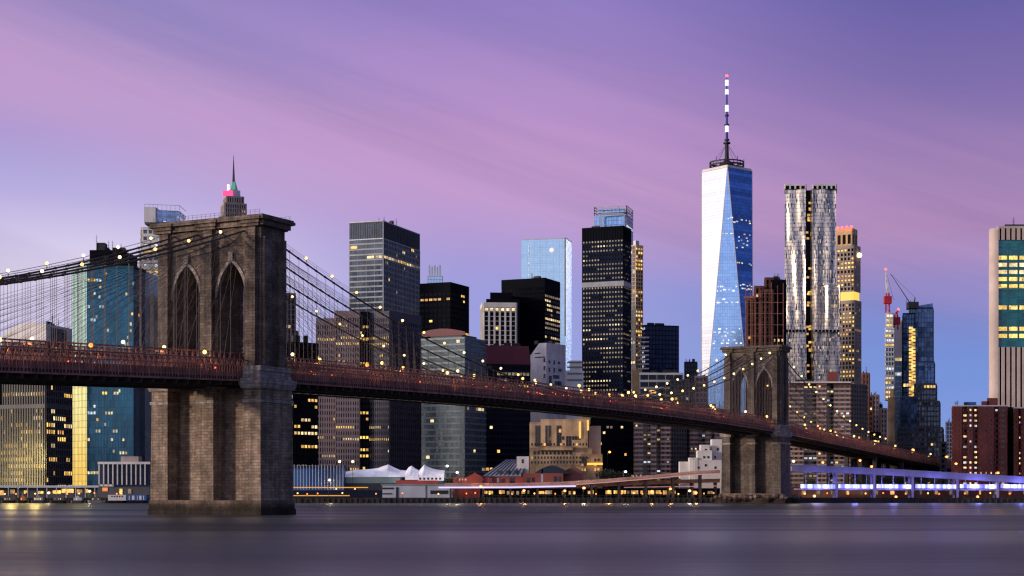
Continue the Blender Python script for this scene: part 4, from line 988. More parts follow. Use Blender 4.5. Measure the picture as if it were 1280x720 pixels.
for i in range(4):
    for T in (top[i], top[i-1]): mb.bar(B3(base[i], z0), B3(T, z1), 0.55)
    mb.bar(B3(top[i], z1), B3(top[(i+1) % 4], z1), 0.6)
part(mb, 'edge_strip', [F['white']], b.root)
b.plain(base, 2.6, z0, F['pale'], 'podium'); b.plain(inset(top, 1), z1-.1, z1+3.0, F['white'], 'parapet')
# lit windows on the facing triangles
def tri_win(pa, pb, T, rows, mats, n, sx):
    (ax, ay, az_), (bx_, by_, _), (tx, ty, tz) = pa, pb, T
    for _k in range(n):
        y = b.r.choice(rows)+b.r.choice((0, 0, 1.3)); z = Z(y, d); f = (z-az_)/(tz-az_); u = b.r.uniform(0.04, 0.96)
        if sx == 0: x0, y0, x1, y1 = ax+(tx-ax)*f, ay+(ty-ay)*f, bx_+(tx-bx_)*f, by_+(ty-by_)*f
        else: x0, y0, x1, y1 = ax+(pb[0]-ax)*f, ay+(pb[1]-ay)*f, ax+(tx-ax)*f, ay+(ty-ay)*f
        q = (x0+(x1-x0)*u, y0+(y1-y0)*u); L = math.hypot(x1-x0, y1-y0)
        if L < 4: continue
        ang = atan2(y1-y0, x1-x0); wq = round(b.r.choice((1.6, 2.4, 3.4)), 1)
        o = bpy.data.objects.new('window', pane_mesh(wq, 1.5, b.r.choice(mats))); COL.objects.link(o); o.parent = b.root
        R0 = b.root.location; o.location = (q[0]-R0[0]+.5*sin(ang), q[1]-R0[1]-.5*cos(ang), z-R0[2]); o.rotation_euler = (0,0,ang)
Lb = lit('lit_white', (0.9,0.95,1.0), 1.6)
tri_win(B3(base[0],z0), B3(base[1],z0), B3(top[0],z1), [272,292,358,362,366,374,378,411,415,419,425,429,434], [Lb, L_C], 58, 0)
b.cells = []
A_, B_ = B3(base[1], z0), B3(top[0], z1); T_ = B3(top[1], z1)
tri_win(A_, B_, T_, [273,276,291,294,299,303,308,328,355,360], [L_C, L_W], 38, 1)
# crown ring, mast
mb = MB(); zt_ = z1+3; zr = Z(200, d)
for (r_, za_, zb_) in ((21, zt_-1.5, zt_+1.5), (22.5, zt_+3.5, zt_+5.5), (22.5, zt_+7.5, zt_+9.0)):
    mb.lathe((cx,cy), [(r_-1.2, za_), (r_, za_), (r_, zb_), (r_-1.2, zb_), (r_-1.2, za_)], 24)
for k in range(24): a = 2*pi*k/24; mb.bar((cx+21.5*cos(a),cy+21.5*sin(a),zt_-1.5), (cx+22*cos(a),cy+22*sin(a),zt_+9.5+(k%5==0)*4), 0.4)
for k in range(6): a = 2*pi*k/6+.2; mb.bar((cx+3*cos(a),cy+3*sin(a),zt_+.5), (cx+21.5*cos(a),cy+21.5*sin(a),zt_+4), 0.5)
mb.lathe((cx,cy), [(0.01,zt_),(12,zt_),(10,zt_+6),(4,zt_+11),(0.01,zt_+11)][::-1], 12)
part(mb, 'crown_ring', [M['dark']], b.root)
mb = MB(); ztip = Z(88, d); mb.bar((cx,cy,zt_), (cx,cy,Z(172,d)), 3.2, 0, 8, 2.2); mb.bar((cx,cy,Z(172,d)), (cx,cy,ztip), 1.7, 1, 8, 0.7)
for y, r_ in ((172,4.6),(168,3.2),(149,3.2),(137,2.6)): mb.lathe((cx,cy), [(0.01,Z(y,d)-1.5),(r_,Z(y,d)-1),(r_,Z(y,d)+1),(0.01,Z(y,d)+1.5)][::-1], 10)
part(mb, 'mast', [M['dark'], plain('blue_mast', (0.03,0.04,0.35), .5)], b.root)
for y0, y1 in ((92,99),(104,110),(124,132),(150,158)):
    mb = MB(); mb.lathe((cx,cy), [(0.01,Z(y1,d)),(2.2,Z(y1,d)),(2.2,Z(y0,d)),(0.01,Z(y0,d))][::-1], 8); part(mb, 'mast_light', [lamp('mast_white', (.62,.75,1.0), 1.6)], b.root)
mb = MB(); mb.ball((cx,cy,ztip+1.5), 1.8, 0, 8, 5); part(mb, 'beacon', [M['lamp_red']], b.root)
mb = MB()
for k in range(8): a = 2*pi*k/8; mb.bar((cx+20*cos(a),cy+20*sin(a),zt_+4), (cx,cy,Z(172,d)), 0.18, 0, 3)
part(mb, 'guy_wire', [M['dark']], b.root)
# 21 -- brown stepped tower in scaffolding
d = 1230
b = Building('office_tower', 'dark reddish brown stepped tower wrapped in scaffold beside the tapered skyscraper', 'building', (PX(960,d), d))
sB = dict(glass=G['black'], frame=fr('rust_brown', (0.15,0.065,0.045), .85, .3), pw=3.2, wp=1.3, dp=0.9, ph=3.8, sh=0.9, ds=0.3, top=2, lit=0.03, mats=[L_A, L_W])
sK = dict(sB, frame=F['black'], lit=.01)
for (x0, x1, y, dd, s_) in ((934,946,372,4,sB),(944,954,357,2,sB),(952,966,362,0,sB),(957,967,345.5,6,sB),(965,981,349,3,sK)): b.block(slab_px(x0, x1, d+dd, 30-dd), 2.6, Z(y, d), s_)
mb = MB()
for x in (932, 938, 944, 950, 956, 964, 972, 979): mb.bar(PT(x, 440, d-2), PT(x, 352+(x*7) % 13, d-2), 0.25)
for y in (367, 378, 392, 406, 420): mb.bar(PT(932, y, d-2), PT(979, y, d-2), 0.2)
mb.bar(PT(930, 372, d-3), PT(945, 371, d-3), 1.0)
part(mb, 'scaffold', [M['steel_red']], b.root); b.plant(slab_px(965, 981, d+3, 24), Z(349, d), 6, 4, 4); b.finish()
# 22 -- rippled steel tower
d = 1420
b = Building('rippled_tower', 'tall tower of rippling stainless steel folds, warm silver against the dusk', 'residential tower', (PX(1014,d), d))
m, t, p = newmat('rippled_steel'); uv = uvn(t); u, v = t.sep(uv)[:2]
cu = t.math('DIVIDE', u, 2.6); cv = t.math('DIVIDE', v, 3.3); ci = t.comb(t.math('FLOOR', cu), t.math('FLOOR', cv), 0.0); wn = t.white(ci)
win = t.mapr(t.math('ABSOLUTE', t.math('SUBTRACT', t.math('FRACT', t.math('DIVIDE', t.math('ADD', u, t.math('MULTIPLY', t.noise(t.comb(t.math('MULTIPLY', u, .12), t.math('MULTIPLY', v, .03), 0.0), 1.0, 2.0), 9.0)), 3.4)), 0.5)), 0.15, 0.08)
rows_ = t.mapr(t.math('FRACT', cv), .1, .4, .62, 1.0)
t.put(p.inputs['Base Color'], t.vmath('SCALE', t.mix(win, (0.92,0.82,0.70,1), (0.06,0.09,0.15,1)), rows_))
t.put(p.inputs['Metallic'], t.mapr(win, 0, 1, 0.55, 0.0, False)); t.put(p.inputs['Roughness'], t.mapr(win, 0, 1, 0.36, 0.12, False))
on = t.math('MULTIPLY', win, t.math('GREATER_THAN', wn[0], 0.90)); p.inputs['Emission Color'].default_value = (1.0,0.70,0.35,1); t.put(p.inputs['Emission Strength'], t.math('MULTIPLY', on, 0.8)); m.cycles.emission_sampling = 'NONE'
def rip(xa, xb, da, dbk, za, zb, ph0, amp=2.3, seed=1):
    rr = random.Random(seed); mb = MB(); A_ = (PX(xa,d+da), d+da); B_ = (PX(xb,d+dbk), d+dbk); L = math.hypot(B_[0]-A_[0], B_[1]-A_[1]); t_ = ((B_[0]-A_[0])/L, (B_[1]-A_[1])/L); n_ = (t_[1], -t_[0])
    nu, nv = max(6, int(L/1.0)), int((zb-za)/4.0)
    ks = [(rr.uniform(.22,.45), rr.uniform(0,6), rr.uniform(.6,1), rr.uniform(.018,.035)) for _ in range(3)]
    def off(u_, z_):
        s_ = 0
        for f, q, a, g in ks: s_ += a*sin(f*u_*1.6+q+ph0+2.2*sin(g*z_+q))*(0.55+0.45*sin(g*1.7*z_+q*2))
        fade = min(1, u_/1.5, (L-u_)/1.5)
        return amp*s_*0.55*fade
    def Pn(i, j): u_ = L*i/nu; z_ = za+(zb-za)*j/nv; o_ = off(u_, z_); return (A_[0]+t_[0]*u_+n_[0]*o_, A_[1]+t_[1]*u_+n_[1]*o_, z_)
    for i in range(nu):
        for j in range(nv): mb.face([Pn(i,j),Pn(i+1,j),Pn(i+1,j+1),Pn(i,j+1)])
    # give the fold real depth behind it
    bk = [(p_[0]-n_[0]*22, p_[1]-n_[1]*22) for p_ in (A_, B_)]
    for a, c in ((B_, bk[1]), (bk[1], bk[0]), (bk[0], A_)): mb.face([B3(a,za),B3(c,za),B3(c,zb),B3(a,zb)])
    mb.face([B3(A_,zb),B3(B_,zb),B3(bk[1],zb),B3(bk[0],zb)])
    return part(mb, 'steel_facade', [m], b.root, True)
zt2 = Z(236, d)
rip(981, 1007, 3, 0, Z(452,d), zt2, 0, 2.0, 5); rip(1016, 1045, 0, 3, Z(412,d), zt2, 1, 2.6, 8); rip(1003, 1017, 9, 11, Z(560,d), zt2, 2, 1.0, 3); rip(1018, 1050.5, -3, 0, 2.6, Z(357,d), 2, 3.2, 11); rip(980.5, 1008, -2, -3, 2.6, Z(412,d), 2, 2.0, 13)
st = dict(glass=G['black'], frame=F['white'], pw=4.2, wp=1.3, dp=.6, ph=30, sh=0, top=1.6, lit=0, streak=0)
for (x0, x1) in ((981,1007),(1016,1045)):
    b.block(slab_px(x0, x1, d, 22), zt2, Z(230, d), st, 'crown_screen')
for (x0, x1, y) in ((981,1007,412),(1018,1050,412)):
    b.block(slab_px(x0, x1, d-4.5, 6), Z(y+3.5,d), Z(y,d), dict(st, wp=.7, pw=3, top=.6), 'louvre_band')
b.plain(slab_px(1007.5, 1015, d+7, 12), 2.6, zt2, G['black'], 'recess_glass')
for k in range(26):
    x = b.r.uniform(1008.5, 1013); y = b.r.uniform(250, 470); o = bpy.data.objects.new('window', pane_mesh(2.2, 1.8, b.r.choice([L_A, L_Y]))); COL.objects.link(o); o.parent = b.root
    R0 = b.root.location; q = PT(x, y, d+6.6); o.location = (q[0]-R0[0], q[1]-R0[1], q[2]-R0[2])
b.finish()
# 23 -- tan tower with a lit crown
d = 1470; P = box_px(1045, 1068.5, 1076, d, 32); P0 = box_px(1046, 1065, 1071, d+3, 32)
b = Building('residential_tower', 'tan stone tower with red roof lights and a bright yellow lit setback', 'residential tower', P[0])
sT = dict(glass=G['dark'], frame=F['gold'], pw=3.0, wp=1.2, dp=0.6, ph=3.7, sh=1.3, ds=0.35, top=3, lit=0.42, mats=[L_Y, L_A, L_Y]); sTd = dict(sT, frame=F['band'], lit=.12)
b.block(P, 2.6, Z(375, d), [sTd, sTd, sT, sT]); yl = lamp('floodlit_yellow', (1.0,0.62,0.08), 1.0); b.plain(inset(P, 1.5), Z(375, d)-.2, Z(364, d), yl, 'lit_setback')
b.block(inset(P,.8), Z(364, d), Z(306, d), [sTd, sTd, sT, sT]); b.block(P0, Z(306, d), Z(288, d), dict(sT, pw=5, wp=1.8, ph=14, sh=1.5, lit=0)); b.plain(inset(P0,-.6), Z(288,d), Z(284.5, d), F['gold'], 'parapet')
for f in (0.05,.35,.65,.95):
    q = LR(P0[3], P0[0], f); mb = MB(); mb.ball((q[0],q[1]-1,Z(283,d)), 1.3, 0, 6, 4); part(mb, 'roof_light', [M['lamp_red']], b.root)
mb = MB(); mb.ball((P[1][0]-3, P[1][1]-8, Z(318, d)), 2.4, 0, 6, 4); part(mb, 'side_light', [M['lamp_pale']], b.root)
b.finish()
# 24 -- brown banded apartment slabs
def banded(x0, x1, y, d, lab, depth=16, seed=0, wins=0.35, yb=None, right=None, name='apartment_block'):
    b = Building(name, lab, 'apartment building', (PX((x0+x1)/2, d), d), 'brown banded apartment blocks')
    w_ = x1-x0
    st = dict(glass=M['pane'], frame=F['brick'], spm=F['band'], pw=3.2, wp=1.5, dp=0.35, ph=2.9, sh=1.25, ds=0.5, top=1.4, lit=0.07, mats=[L_W, L_C, L_D, L_D])
    sw = dict(st, frame=F['dgrey'], wp=.5, lit=wins, mats=[L_W, L_C, L_D])
    x = x0; k = 0
    for f, s_, e in ((.24,st,0),(.22,sw,5),(.15,st,-2),(.12,sw,5),(.27,st,0)):
        b.block(slab_px(x, x+w_*f, d+e, depth), 2.6, Z(y, d), s_); x += w_*f
    b.plain(slab_px(x0-.5, x1+.8, d-3.2, depth+10), Z(y, d)+.01, Z(y, d)+.9, F['white'], 'roof_edge', True)
    if right: 
        P = slab_px(x1, right, d+10, 20, 14); b.block(P, 2.6, Z(y-1, d), dict(st, frame=F['dgrey'], spm=F['dgrey'], lit=.05))
    b.plant(slab_px(x0, x1, d, depth), Z(y, d)+.9, 3, 3, 2); return b
b = banded(986, 1063, 479, 1060, 'brown banded apartment block with columns of small lights right of the farther bridge tower'.replace('right of', 'beyond'), right=1083)
b.plain(slab_px(1034, 1047, 1065, 9), Z(479,1060)+.9, Z(464,1060), F['brick_red'], 'tank_house'); b.finish()
b = banded(793, 838, 505, 1050, 'brown banded apartment block seen beneath the middle of the bridge deck', right=858); b.finish()
b = banded(862, 905, 512, 1080, 'dim banded apartment block behind the white stepped building', wins=.1); b.finish()
for (x0, x1, y, dd, lb, fk, lt) in ((1078,1086,466,1110,'narrow dark brown block with a tan crown beside the brown banded apartments','brick',.04), (1086,1091,494,1200,'thin dark brown slab rising behind the bridge approach','brick',.03),
      (1091,1098,493,1240,'dark brown tower stub behind the bridge approach, thicker than the thin slab','mauve',.02), (1098,1102,505,1300,'small navy block peeking over the approach','navy',.05), (1101,1108,510,1210,'grey striped block behind the bridge approach beside the red crane tower','band',.03),
      (1176,1182,552,1150,'low dark block at the foot of the stepped dark glass tower','dgrey',.05), (1183,1190,527,1500,'far pale block in the gap beside the red brick apartments','pale',.1)):
    P = slab_px(x0, x1, dd, 22); b = Building('apartment_block' if fk != 'pale' else 'office_block', lb, 'building', P[0])
    b.block(P, 2.6, Z(y, dd), dict(glass=G['dark'], frame=F[fk], pw=2.6, wp=1.1, dp=.5, ph=3.6, sh=1.2, ds=.3, lit=lt)); b.plant(P, Z(y, dd), 2, 2.5, 1); b.finish(30)
# 25 -- needle tower with red crane
d = 1350
b = Building('needle_tower', 'needle thin unfinished tower with lit floors and a tan base', 'tower under construction', (PX(1113,d), d))
st = dict(glass=G['sky'], frame=F['white'], pw=2.2, wp=.35, dp=.4, ph=4.0, sh=1.2, ds=.5, top=1, lit=.35, mats=[L_Y, L_C, L_W, L_C], rows=((Z(430,d),Z(395,d),.8),(Z(510,d),Z(470,d),.7)))
b.block(slab_px(1107, 1117.5, d, 12), Z(500,d), Z(410,d), st); b.block(slab_px(1108, 1116, d+1, 10), Z(410,d), Z(391,d), dict(st, lit=.8)); b.plain(slab_px(1110, 1118.5, d-4, 14), 2.6, Z(497,d), F['tan'], 'base_shaft'); b.plain(slab_px(1112.5, 1117, d-2, 8), Z(497,d), Z(486,d), F['gold'], 'base_cap')
b.finish()
redm = plain('red_paint', (0.55,0.02,0.03), .5); whm = plain('crane_white', (.7,.68,.7), .5)
def crane(x, y0, ym, ytip, d, lab, jib, base=None):
    t_ = thing('tower_crane', lab, 'crane', PT(x, y0, d)); m_ = MB(); X, Y, _ = PT(x, y0, d); w_ = 1.6
    za_, zb_ = Z(y0,d), Z(ym,d); n_ = max(4, int((zb_-za_)/3.5))
    for a, e in ((-w_,-w_),(w_,-w_),(w_,w_),(-w_,w_)): m_.bar((X+a,Y+e,za_), (X+a*.6,Y+e*.6,zb_), 0.35)
    for k in range(n_):
        z_, z2 = za_+(zb_-za_)*k/n_, za_+(zb_-za_)*(k+1)/n_; s_ = w_ if k % 2 else -w_; m_.bar((X-s_,Y-w_,z_), (X+s_,Y-w_,z2), 0.22); m_.bar((X+w_,Y-s_,z_), (X+w_,Y+s_,z2), 0.22)
    part(m_, 'crane_mast', [redm], t_)
    m_ = MB(); m_.box(X-3, X+3, Y-2.5, Y+2.5, zb_-9, zb_-3); part(m_, 'operator_cab', [redm], t_)
    m_ = MB(); m_.bar((X,Y,zb_), (X+(jib[0]),Y,Z(ytip,d)), 1.5, 0, 4, .6); m_.bar((X,Y,zb_), (X+jib[0],Y,Z(ytip,d)), .3, 0, 4, .2); part(m_, 'jib', [whm if jib[1] else redm], t_)
    m_ = MB(); m_.bar((X+jib[0],Y,Z(ytip,d)), (X+jib[2],Y,zb_-6), .12, 0, 3); part(m_, 'hoist_rope', [M['dark']], t_)
    mm = MB(); mm.ball((X+jib[0],Y,Z(ytip,d)+1), 1.0, 0, 6, 4); part(mm, 'beacon', [M['lamp_red']], t_); return t_
crane(1109.5, 391, 366, 338, d, 'tall red and white tower crane on top of the needle thin tower', (-1.5, True, 5))
crane(1120, 412, 392, 388, d+10, 'short red crane clamped beside the pale glass shaft', (2.0, False, -3))
# 26, 27
d = 1380; P = slab_px(1117.5, 1128, d, 16, -.8)
b = Building('glass_tower', 'pale translucent glass shaft between the needle tower and the dark stepped tower', 'skyscraper', P[0])
b.block(P, 2.6, Z(444, d), dict(glass=G['sky'], frame=F['pale'], pw=5, wp=.3, dp=.3, ph=4.2, sh=.4, ds=.2, lit=.02)); b.plain(inset(P, .3), Z(444,d), Z(400,d), glass('pale_screen', (.55,.52,.66), .3, .5, (4,4.2), .1, .01), 'upper_shaft')
b.plain(slab_px(1127.5, 1130.5, d-6, 8), 2.6, Z(402, d), F['black'], 'service_core'); b.finish()
d = 1300
b = Building('office_tower', 'dark blue glass tower with slanting top, stepping outward toward its base', 'skyscraper', (PX(1150,d), d))
st = dict(glass=G['steel'], frame=F['dgrey'], pw=2.4, wp=.35, dp=.3, ph=3.9, sh=1.3, ds=.3, top=1, lit=.012, mats=[L_Y, L_W]); nvb = glass('dusk_blue_glass', (0.06,0.13,0.28), .14, .5, (2.4,3.9), .45, .02, .6)
sN = dict(st, glass=nvb, sh=.4, wp=.2, rows=((Z(468,d),Z(464,d),.98),))
b.block(slab_px(1137, 1166, d, 26), Z(452,d), Z(384,d), sN, 'wall')
b.block(slab_px(1129, 1143, d-4, 30), 2.6, Z(392,d), dict(sN, frame=F['black'], rows=())); b.block(slab_px(1143, 1167.5, d-4, 34), Z(480,d), Z(452,d), sN); b.block(slab_px(1143, 1170, d-8, 40), Z(502,d), Z(480,d), st)
b.block(slab_px(1126, 1174, d-14, 46), Z(535,d), Z(502,d), st); b.block(slab_px(1122, 1178, d-20, 52), 2.6, Z(535,d), st)
b.block(slab_px(1126, 1146, d-18, 46), Z(538,d), Z(497,d), dict(sN, rows=()))
mb = MB(); P = slab_px(1143, 1166, d, 26); za_, zb_ = Z(386,d), Z(380,d); A_, B_, C_, D_ = P
mb.hexa([B3(A_,za_),B3(B_,za_),B3(C_,za_),B3(D_,za_),B3(A_,Z(383,d)),B3(B_,Z(379,d)),B3(C_,Z(379,d)),B3(D_,Z(383,d))]); part(mb, 'slanted_top', [nvb], b.root)
for k in range(40):
    y = 410+k*2.25; o = bpy.data.objects.new('window', pane_mesh(3.0, 2.0, b.r.choice([L_Y, L_Y, L_A]))); COL.objects.link(o); o.parent = b.root
    q = PT(1138.5+(k % 2)*3.4, y, d-4.3); R0 = b.root.location; o.location = (q[0]-R0[0], q[1]-R0[1], q[2]-R0[2])
b.plant(slab_px(1131, 1150, d, 20), Z(384, d), 5, 5, 3); b.finish(56)
# a luffing jib on its roof
t_ = thing('derrick_crane', 'dark derrick crane leaning over the roof of the dark stepped tower', 'crane', PT(1140, 384, d)); m_ = MB()
m_.bar(PT(1141,384,d-2), PT(1113,342,d-2), .45, 0, 4, .2); m_.bar(PT(1141,384,d-2), PT(1144,372,d-2), .5); m_.bar(PT(1144,372,d-2), PT(1113,342,d-2), .12, 0, 3); part(m_, 'jib', [M['dark']], t_)
m_ = MB(); m_.box(*(lambda q: (q[0]-4, q[0]+4, q[1]-3, q[1]+3, q[2]-1, q[2]+4))(PT(1141,384,d-2))); part(m_, 'operator_cab', [M['dark']], t_)
# 29 -- white stone tower with big teal window
d = 985; P = slab_px(1238, 1390, d, 60); P[3] = (PX(1240, d+60), d+60)
b = Building('telephone_tower', 'huge pale stone tower with dark vertical slots and one giant teal glass panel', 'office building', P[0])
za_, zb_, zt2 = Z(434,d), Z(300,d), Z(283,d)
sv = dict(glass=G['black'], frame=fr('pale_stone', (0.62,0.50,0.43), .8), pw=3.1, wp=1.7, dp=.8, ph=400, sh=0, top=0, lit=0, streak=0)
P1 = [(PX(1247,d), d), P[1], P[2], (PX(1249,d+60), d+60)]
b.block(P1, 2.6, za_, dict(sv, wp=1.9)); b.block(P1, zb_, zt2, dict(sv, wp=1.9, top=1.2))
tg = glass('teal_panel_glass', (0.015,0.15,0.17), .2, .2, (3,4.2), .4, .01, .6)
b.block(P1, za_, zb_, dict(glass=tg, frame=F['teal'], pw=6, wp=.12, dp=.1, ph=4.2, sh=.8, ds=.1, top=.4, lit=.0, streak=0, mats=[L_Y, L_W, L_Y], rows=((Z(327.5,d),Z(321.5,d),.98),(Z(334,d),Z(329,d),.9),(Z(340,d),Z(337,d),.5),(Z(350,d),Z(346,d),.6),(Z(359,d),Z(353,d),.8),(Z(378,d),Z(374,d),.4),(Z(386,d),Z(381,d),.55),(Z(392,d),Z(388,d),.7),(Z(402,d),Z(396,d),.2),(Z(415,d),Z(409,d),.75),(Z(425,d),Z(419,d),.4))))
# rounded stone flank
mb = MB(); q = []
for k in range(7): a = pi/2*k/6; q.append((PX(1238,d)+4.6*(1-sin(a)), d-0.9+4*(1-cos(a))))
poly = [(PX(1247.2,d), d-0.9)]+q+[(PX(1239,d+60), d+60), (PX(1248.5,d+60), d+60)]; poly = poly[::-1]
mb.prism(poly, 2.6, Z(288,d)); mb.loft(poly, Z(288,d), inset(poly, 1.0), Z(285,d)); part(mb, 'stone_flank', [sv['frame']], b.root)
b.plain(slab_px(1256, 1390, d+10, 34), zt2, Z(277,d), F['dgrey']); b.plant(slab_px(1256, 1300, d+6, 30), zt2, 6, 4, 3); b.finish()
# 30 -- red brick apartments
d = 930
b = Building('brick_apartment_block', 'dark red brick apartment block with columns of small lit windows and a white roof edge', 'apartment building', (PX(1225,d), d))
sw = dict(glass=M['pane'], frame=F['brick_red'], pw=3.0, wp=1.6, dp=.35, ph=2.9, sh=1.4, ds=.36, top=1.2, lit=.6, mats=[L_W, L_C, L_W]); sd2 = dict(sw, lit=.02, wp=2.2)
for (x0, x1, e, s_) in ((1191,1202,0,sd2),(1202,1210,3,sw),(1210,1216,0,sw),(1216,1223,3,sw),(1223,1242,0,sd2),(1242,1249,3,dict(sw, lit=.4)),(1249,1258.5,0,sd2)): b.block(slab_px(x0, x1, d+e, 20), 2.6, Z(508, d), s_)
b.plain(slab_px(1190.5, 1259, d-.6, 22), Z(508,d)+.01, Z(506.5,d), F['white'], 'roof_edge', True); b.plain(slab_px(1205, 1220, d+4, 8), Z(506.5,d), Z(502,d), F['bluepaint'], 'roof_hut'); b.plain(slab_px(1227, 1236, d+4, 8), Z(506.5,d), Z(501,d), F['brick_red'], 'roof_hut'); b.plain(slab_px(1234, 1247, d+4, 8), Z(506.5,d), Z(497,d), F['brick_red'], 'tank_house')
b.block(slab_px(1258.5, 1268, d+12, 24, 10), 2.6, Z(507, d), dict(sd2, frame=F['black'])); b.plant(slab_px(1191, 1215, d, 16), Z(506.5,d), 2, 1.5, 2); b.finish()  # side in shade, the shade put into its black frame colour
b = Building('brick_apartment_block', 'second dark red brick block cut off at the picture edge under the pale stone tower'.replace('cut off at the picture edge ', ''), 'apartment building', (PX(1285,d-10), d-10))
for (x0, x1, e, s_) in ((1268,1272,0,sd2),(1272,1277,3,sw),(1277,1300,0,sd2)): b.block(slab_px(x0, x1, d+e-4, 20), 2.6, Z(511, d), s_)
b.plain(slab_px(1267.5, 1300, d-5, 22), Z(511,d)+.01, Z(509.5,d), F['white'], 'roof_edge', True); b.finish(60)
# 32 -- tan lit building under the deck
d = 955
b = Building('hotel_building', 'tan stepped brick building lit gold, with paired columns of dark windows', 'building', (PX(705,d), d))
wl = slice(None)
def tanblock(x0, x1, y0, y1, e, dep=16, cols=0, litp=.05):
    st = dict(glass=F['tan'], frame=F['tan'], pw=3.0, wp=0, dp=0, ph=3.6, sh=0, top=1.0, lit=litp, streak=0, dark=bool(cols), mats=[L_A, L_Y])
    A_ = slab_px(x0, x1, d+e, dep); b.block(A_, 2.6 if y0 > 595 else Z(y0, d), Z(y1, d), st)
def wins(xs_, ys, e, w_=1.3, h_=2.0, lp=.04):
    for x in xs_:
        for y in ys:
            o = bpy.data.objects.new('window', pane_mesh(w_, h_, L_A if b.r.random() < lp else M['pane'])); COL.objects.link(o); o.parent = b.root
            q = PT(x, y, d+e-.05); R0 = b.root.location; o.location = (q[0]-R0[0], q[1]-R0[1], q[2]-R0[2])
def tb(x0, x1, y0, y1, e, dep=16, nm='wall', mt=None):
    mb = MB(); mb.prism(slab_px(x0, x1, d+e, dep), 2.6 if y0 > 595 else Z(y0, d)-.01, Z(y1, d)); P_ = slab_px(x0, x1, d+e-.25, dep+.5); mb.prism(P_, Z(y1, d)-.01, Z(y1,d)+.5, 0, None, True); part(mb, nm, [mt or F['tan']], b.root)
tb(662, 676, 600, 529, 2); tb(676, 735, 600, 525, 0, 18); tb(722, 738, 530, 522, 3, 12); tb(736, 751, 600, 533, 6, 12, 'wing', F['band'])
tb(662, 740, 600, 561, -5, 6, 'terrace'); tb(672, 716, 563, 559, -8, 8, 'terrace'); tb(726, 753, 600, 569, -9, 8, 'annex')
ys = [534+k*4.4 for k in range(6)]
wins([x_ for x_ in range(665, 734, 4)], [555.5, 572, 578], -9.3, 1.0, 1.4, .1); wins([728,731,744,748], [575,581,587], -9.1, 1.1, 1.6, .3); wins([670.5,674], ys, 1.9); wins([683,687], ys, -.1); wins([697,700], ys, -.1); wins([709,712.5], ys[3:], -.1); wins([703.5,716.5,720,724], [547.5], -.1); wins([668+k*5 for k in range(10)], [566], -5.1)
gl_ = lamp('gold_wall_light', (1.0,0.62,0.12), 0.9)
for (x, y0, y1, e) in ((725,527,548,-.3),(735,525,538,-.3)):
    mb = MB(); A_ = PT(x,y1,d+e); mb.box(A_[0]-.6, A_[0]+.6, A_[1]-.3, A_[1], Z(y1,d), Z(y0,d)); part(mb, 'wall_light', [gl_], b.root)
mb = MB(); A_ = PT(742,580,d-10); mb.box(PX(733,d), PX(752,d), A_[1]-1, A_[1]+.8, Z(581.5,d), Z(579,d)); part(mb, 'canopy_light', [lamp('amber_canopy', (1.0,0.45,0.04), 1.6)], b.root)
for (x, y) in ((710,531),(737,545),(744,575),(690,548)):
    pl = bpy.data.lights.new('wall_lamp', 'POINT'); pl.energy = 260; pl.color = (1.0,.55,.18); pl.shadow_soft_size = 1.0; o = bpy.data.objects.new('wall_lamp', pl); COL.objects.link(o); o.parent = b.root
    q = PT(x, y, d-9); R0 = b.root.location; o.location = (q[0]-R0[0], q[1]-R0[1], q[2]-R0[2])
b.finish()
# dark blocks seen beneath the deck
for (x0, x1, y, dd, lb, lt) in ((735,793,495,1150,'black office block with scattered amber windows beneath the middle of the deck',.06),(610,668,500,1200,'black block behind the tan hotel with a few lit floors',.08),(838,864,500,1140,'dark slab between the brown banded apartment blocks',.03),
      (396,420,470,1300,'dark slab glimpsed behind the mauve granite tower',.05),(1064,1100,540,1120,'dark block beneath the bridge approach with faint windows',.05),(1150,1192,562,1500,'long low dark building under the end of the approach',.06), (-40,2,440,1200,'dark tower edge behind the white piered tower',.05),(166,184,430,1180,'dark tower seen between the teal tower and the bridge tower',.02)):
    P = slab_px(x0, x1, dd, 30, 2); b = Building('office_block', lb, 'office building', P[0])
    b.block(P, 2.6, Z(y, dd), dict(glass=G['black'], frame=F['black'], pw=2.6, wp=.6, dp=.3, ph=3.8, sh=1.4, ds=.2, lit=lt, streak=.05, mats=[L_Y, L_W, L_A, L_D])); b.plant(P, Z(y, dd), 3, 3, 1); b.finish(70)
# ------------------------------------------------------------------ waterfront
def pb(mb, x0, x1, y0, y1, d, dep, m=0):
    """box between two pixel columns and rows at distance d"""
    mb.box(PX(x0,d), PX(x1,d), d, d+dep, 2.6 if y0 is None else Z(y0,d), Z(y1,d), m)
def mpart(root, nm, mat, boxes, d):
    mb = MB()
    for q in boxes: pb(mb, q[0], q[1], q[2], q[3], d+(q[5] if len(q) > 5 else 0), q[4])
    return part(mb, nm, mat if isinstance(mat, list) else [mat], root)
# A ferry terminal with a pale canopy
d = 905
t_ = thing('ferry_terminal', 'long low ferry terminal with a pale flat canopy and yellow lit hall', 'building', (PX(60,d), d, 2.6))
mpart(t_, 'canopy', F['pale'], [(-60,124,609.5,606.8,14)], d); mpart(t_, 'wall', F['dgrey'], [(-60,122,None,609.6,6,4)], d)
for x in range(-50, 124, 12): mpart(t_, 'column', F['pale'], [(x,x+0.9,None,609.6,.5,.3)], d)
for (x0, x1, y0, y1) in ((-4,5,619,613),(13,18,617,612),(66,76,617,613),(77,92,616,611),(96,103,616,612),(106,110,616,611.5),(30,34,616,613),(48,54,617,614)): mpart(t_, 'lit_window', rnd.choice([L_Y, L_Y, L_A]), [(x0,x1,y0,y1,.15,3.8)], d)
